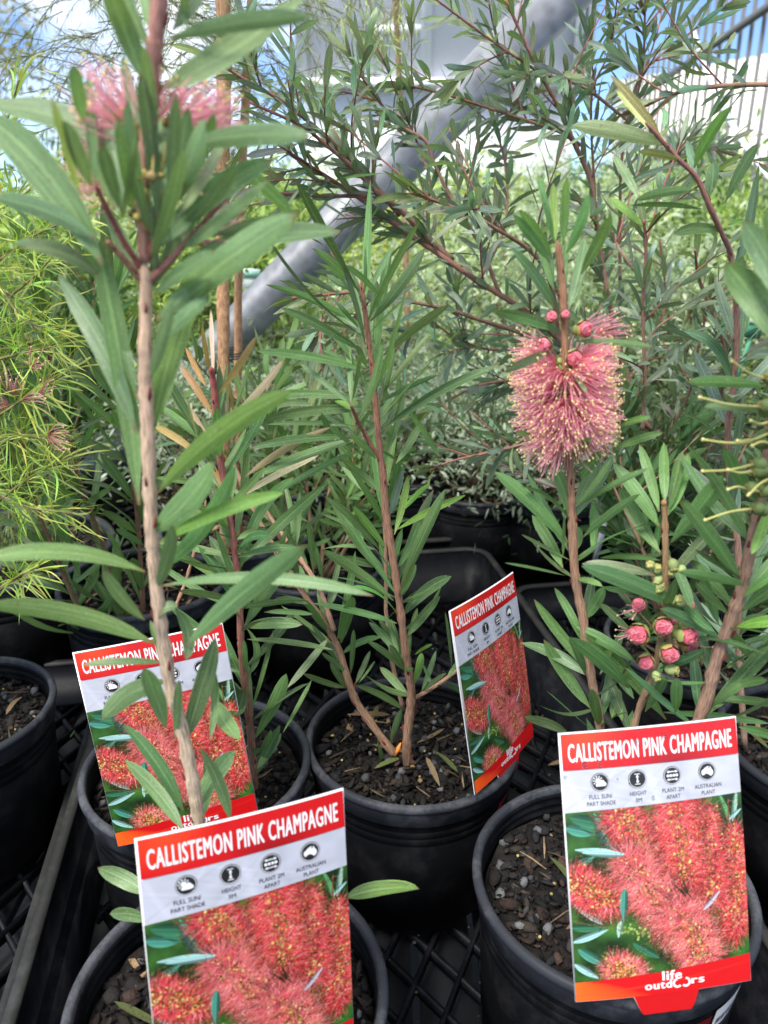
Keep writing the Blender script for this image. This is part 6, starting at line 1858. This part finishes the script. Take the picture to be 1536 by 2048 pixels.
def tree(x, y, hgt, crown, col, label, seed, trunk=.07):
    g = np.random.default_rng(seed)
    root = empty('tree', (x, y, GZ), label, 'tree', 'trees beyond the nursery')
    mb = MB(); tt_ = np.linspace(0, 1, 12)
    mb.tube(np.stack([.12 * np.sin(tt_ * 3 + seed), .1 * np.cos(tt_ * 2), tt_ * hgt * .8], -1), np.linspace(trunk, trunk * .4, 12), n=10, col=(.22, .16, .12), rough=.05)
    lm_ = MB()
    for q in range(34):
        a = g.uniform(0, 6.28); e = g.uniform(-.4, 1.4); rr = crown * g.uniform(.4, 1)
        c = np.array([rr * math.cos(a) * math.cos(e), rr * math.sin(a) * math.cos(e), hgt * .72 + rr * .8 * math.sin(e)])
        mb.tube(smooth_line([(0, 0, hgt * .45), (c + [0, 0, hgt * .4]) * .5, c], 8), np.linspace(trunk * .35, .006, 8), n=5, col=(.22, .16, .12))
        m = 210; pos = c + g.normal(0, 1, (m, 3)) * crown * .19
        d = g.normal(0, 1, (m, 3)); d /= np.linalg.norm(d, axis=1)[:, None]
        C = pos[:, None] + d[:, None] * (np.linspace(0, .11, 3))[None, :, None]
        add_leaves(lm_, C, g.normal(0, 1, (m, 3)), np.full(m, .042), np.clip(np.array(col) * g.uniform(.5, 1.6) * (1 + g.uniform(-.3, .3, (m, 1))), .005, .9), across=2, kind='x')
    mb.build('trunk', M_BARK, root); lm_.build('crown', M_FAR, root)


tree(-6.0, 11.0, 3.9, 1.6, (.30, .26, .12), 'yellowish brown leaved tree top at the upper left corner', 4)
tree(-3.4, 12.0, 2.2, 1.5, (.12, .17, .06), 'green tree behind the slim brown trunks at left', 5)
tree(2.6, 7.4, 2.0, .62, (.10, .17, .05), 'green bushy tree growing in front of the picket fence', 7)
tree(3.3, 5.8, 1.7, .65, (.20, .24, .06), 'olive green bushy tree in front of the fence at the right edge', 8)
tree(-1.5, 9.5, 1.45, .8, (.14, .20, .07), 'low bushy tree beside the left corner of the shed', 9)
tree(.9, 6.6, 1.3, .75, (.16, .24, .08), 'low bushy tree in front of the pale shed wall', 10)

# white and green sale labels among the back pots, two cards painted as glints
def stake_label(px, py, f, w_, h_, c1, c2, lb, rz=0.0, tilt=.15):
    c = P(px, py, f)
    root = empty('plant_label', c, lb, 'plant label', 'pale labels among the back pots', rz)
    mb = MB(); mb.box([0, 0, 0], [w_, .001, h_], None, c1); mb.build('card', M_COL, root, smooth=False)
    mb = MB(); mb.box([0, -.0012, h_ * .32], [w_ * .96, .001, h_ * .3], None, c2); mb.build('printed_band', M_COL, root, smooth=False)
    mb = MB(); mb.box([0, .0015, -h_ * .5 - .05], [.008, .0012, .14], None, c1); mb.build('stake', M_COL, root, smooth=False)
    root.rotation_euler = (tilt, .1, rz)


stake_label(1240, 960, 1.15, .075, .10, (.75, .76, .78), (.02, .28, .12), 'white label with green top half hidden by leaves right of the pink flower', .3)
stake_label(1215, 1010, 1.2, .05, .06, (.70, .72, .74), (.6, .62, .64), 'small white label under the green topped one', -.3)
stake_label(500, 565, 1.5, .035, .05, (.75, .80, .78), (.35, .62, .52), 'mint green and white card painted as a glint beside the slanting pipe', .2)  # small card whose mint and white colour stands in for a glint
stake_label(1510, 655, 1.3, .03, .035, (.10, .34, .2), (.5, .6, .52), 'green card painted as a glint between the leaves at the right edge', .2)  # tiny card coloured to imitate a greenish glint among the leaves
stake_label(1355, 560, 2.0, .06, .10, (.55, .65, .80), (.3, .5, .75), 'pale blue label blurred behind the right branches', .1)

# ---------------------------------------------------------------- small loose things
mb = MB(); b_ = TR(0, 0)
for (px, py, f, rz_, L_) in ((795, 1500, .588, 1.9, .018),):
    c = P(px, py, f); mb.tube([c - [0.002, 0, .006], c + [.001, 0, .002], c + [.003, 0, .008]], [.0012, .0022, .0004], n=7, col=(0.85, 0.28, 0.05))
o = mb.build('orange_shoot', M_COL); tag(o, 'tiny orange shoot poking up between the two central stems', 'shoot')

# crumbs, dead leaves and spilt mix lying in the trays
g9 = np.random.default_rng(5)
mb = MB()
ph_ = (1 + 5 ** .5) / 2
iv9 = np.array([[-1, ph_, 0], [1, ph_, 0], [-1, -ph_, 0], [1, -ph_, 0], [0, -1, ph_], [0, 1, ph_], [0, -1, -ph_], [0, 1, -ph_], [ph_, 0, -1], [ph_, 0, 1], [-ph_, 0, -1], [-ph_, 0, 1]]) / 1.9
fi9 = np.array([[0, 11, 5], [0, 5, 1], [0, 1, 7], [0, 7, 10], [0, 10, 11], [1, 5, 9], [5, 11, 4], [11, 10, 2], [10, 7, 6], [7, 1, 8], [3, 9, 4], [3, 4, 2], [3, 2, 6], [3, 6, 8], [3, 8, 9], [4, 9, 5], [2, 4, 11], [6, 2, 10], [8, 6, 7], [9, 8, 1]])
for q in range(900):
    p = TR(g9.uniform(-.19, .365), g9.uniform(.04, 1.1), .0055)
    mb.add(iv9 * g9.uniform(.0005, .0022) * np.array([1, .8, .5]) + p, fi9, np.array([[.03, .022, .016], [.06, .045, .03], [.10, .10, .10]][g9.integers(0, 3)]) * g9.uniform(.5, 1.6))
for q in range(70):
    p = TR(g9.uniform(-.19, .365), g9.uniform(.04, .9), .007); yaw = g9.uniform(0, 6.28); L = g9.uniform(.02, .05)
    t = np.linspace(0, 1, 8)[:, None]
    C = p + np.array([math.cos(yaw), math.sin(yaw), g9.uniform(-.1, .1)]) * L * (t - .5) + np.array([0, 0, .004]) * np.sin(np.pi * t)
    add_leaves(mb, C[None], np.array([[-math.sin(yaw), math.cos(yaw), g9.normal(0, .3)]]), np.array([.005]), np.array([[[.16, .11, .06], [.09, .10, .04], [.22, .16, .09]][g9.integers(0, 3)]]) * g9.uniform(.4, 1.1), across=3)
o = mb.build('spilt_potting_mix', M_SOIL, smooth=False)
tag(o, 'crumbs of spilt mix and dead leaves on the tray lattice', 'debris', kind='stuff')
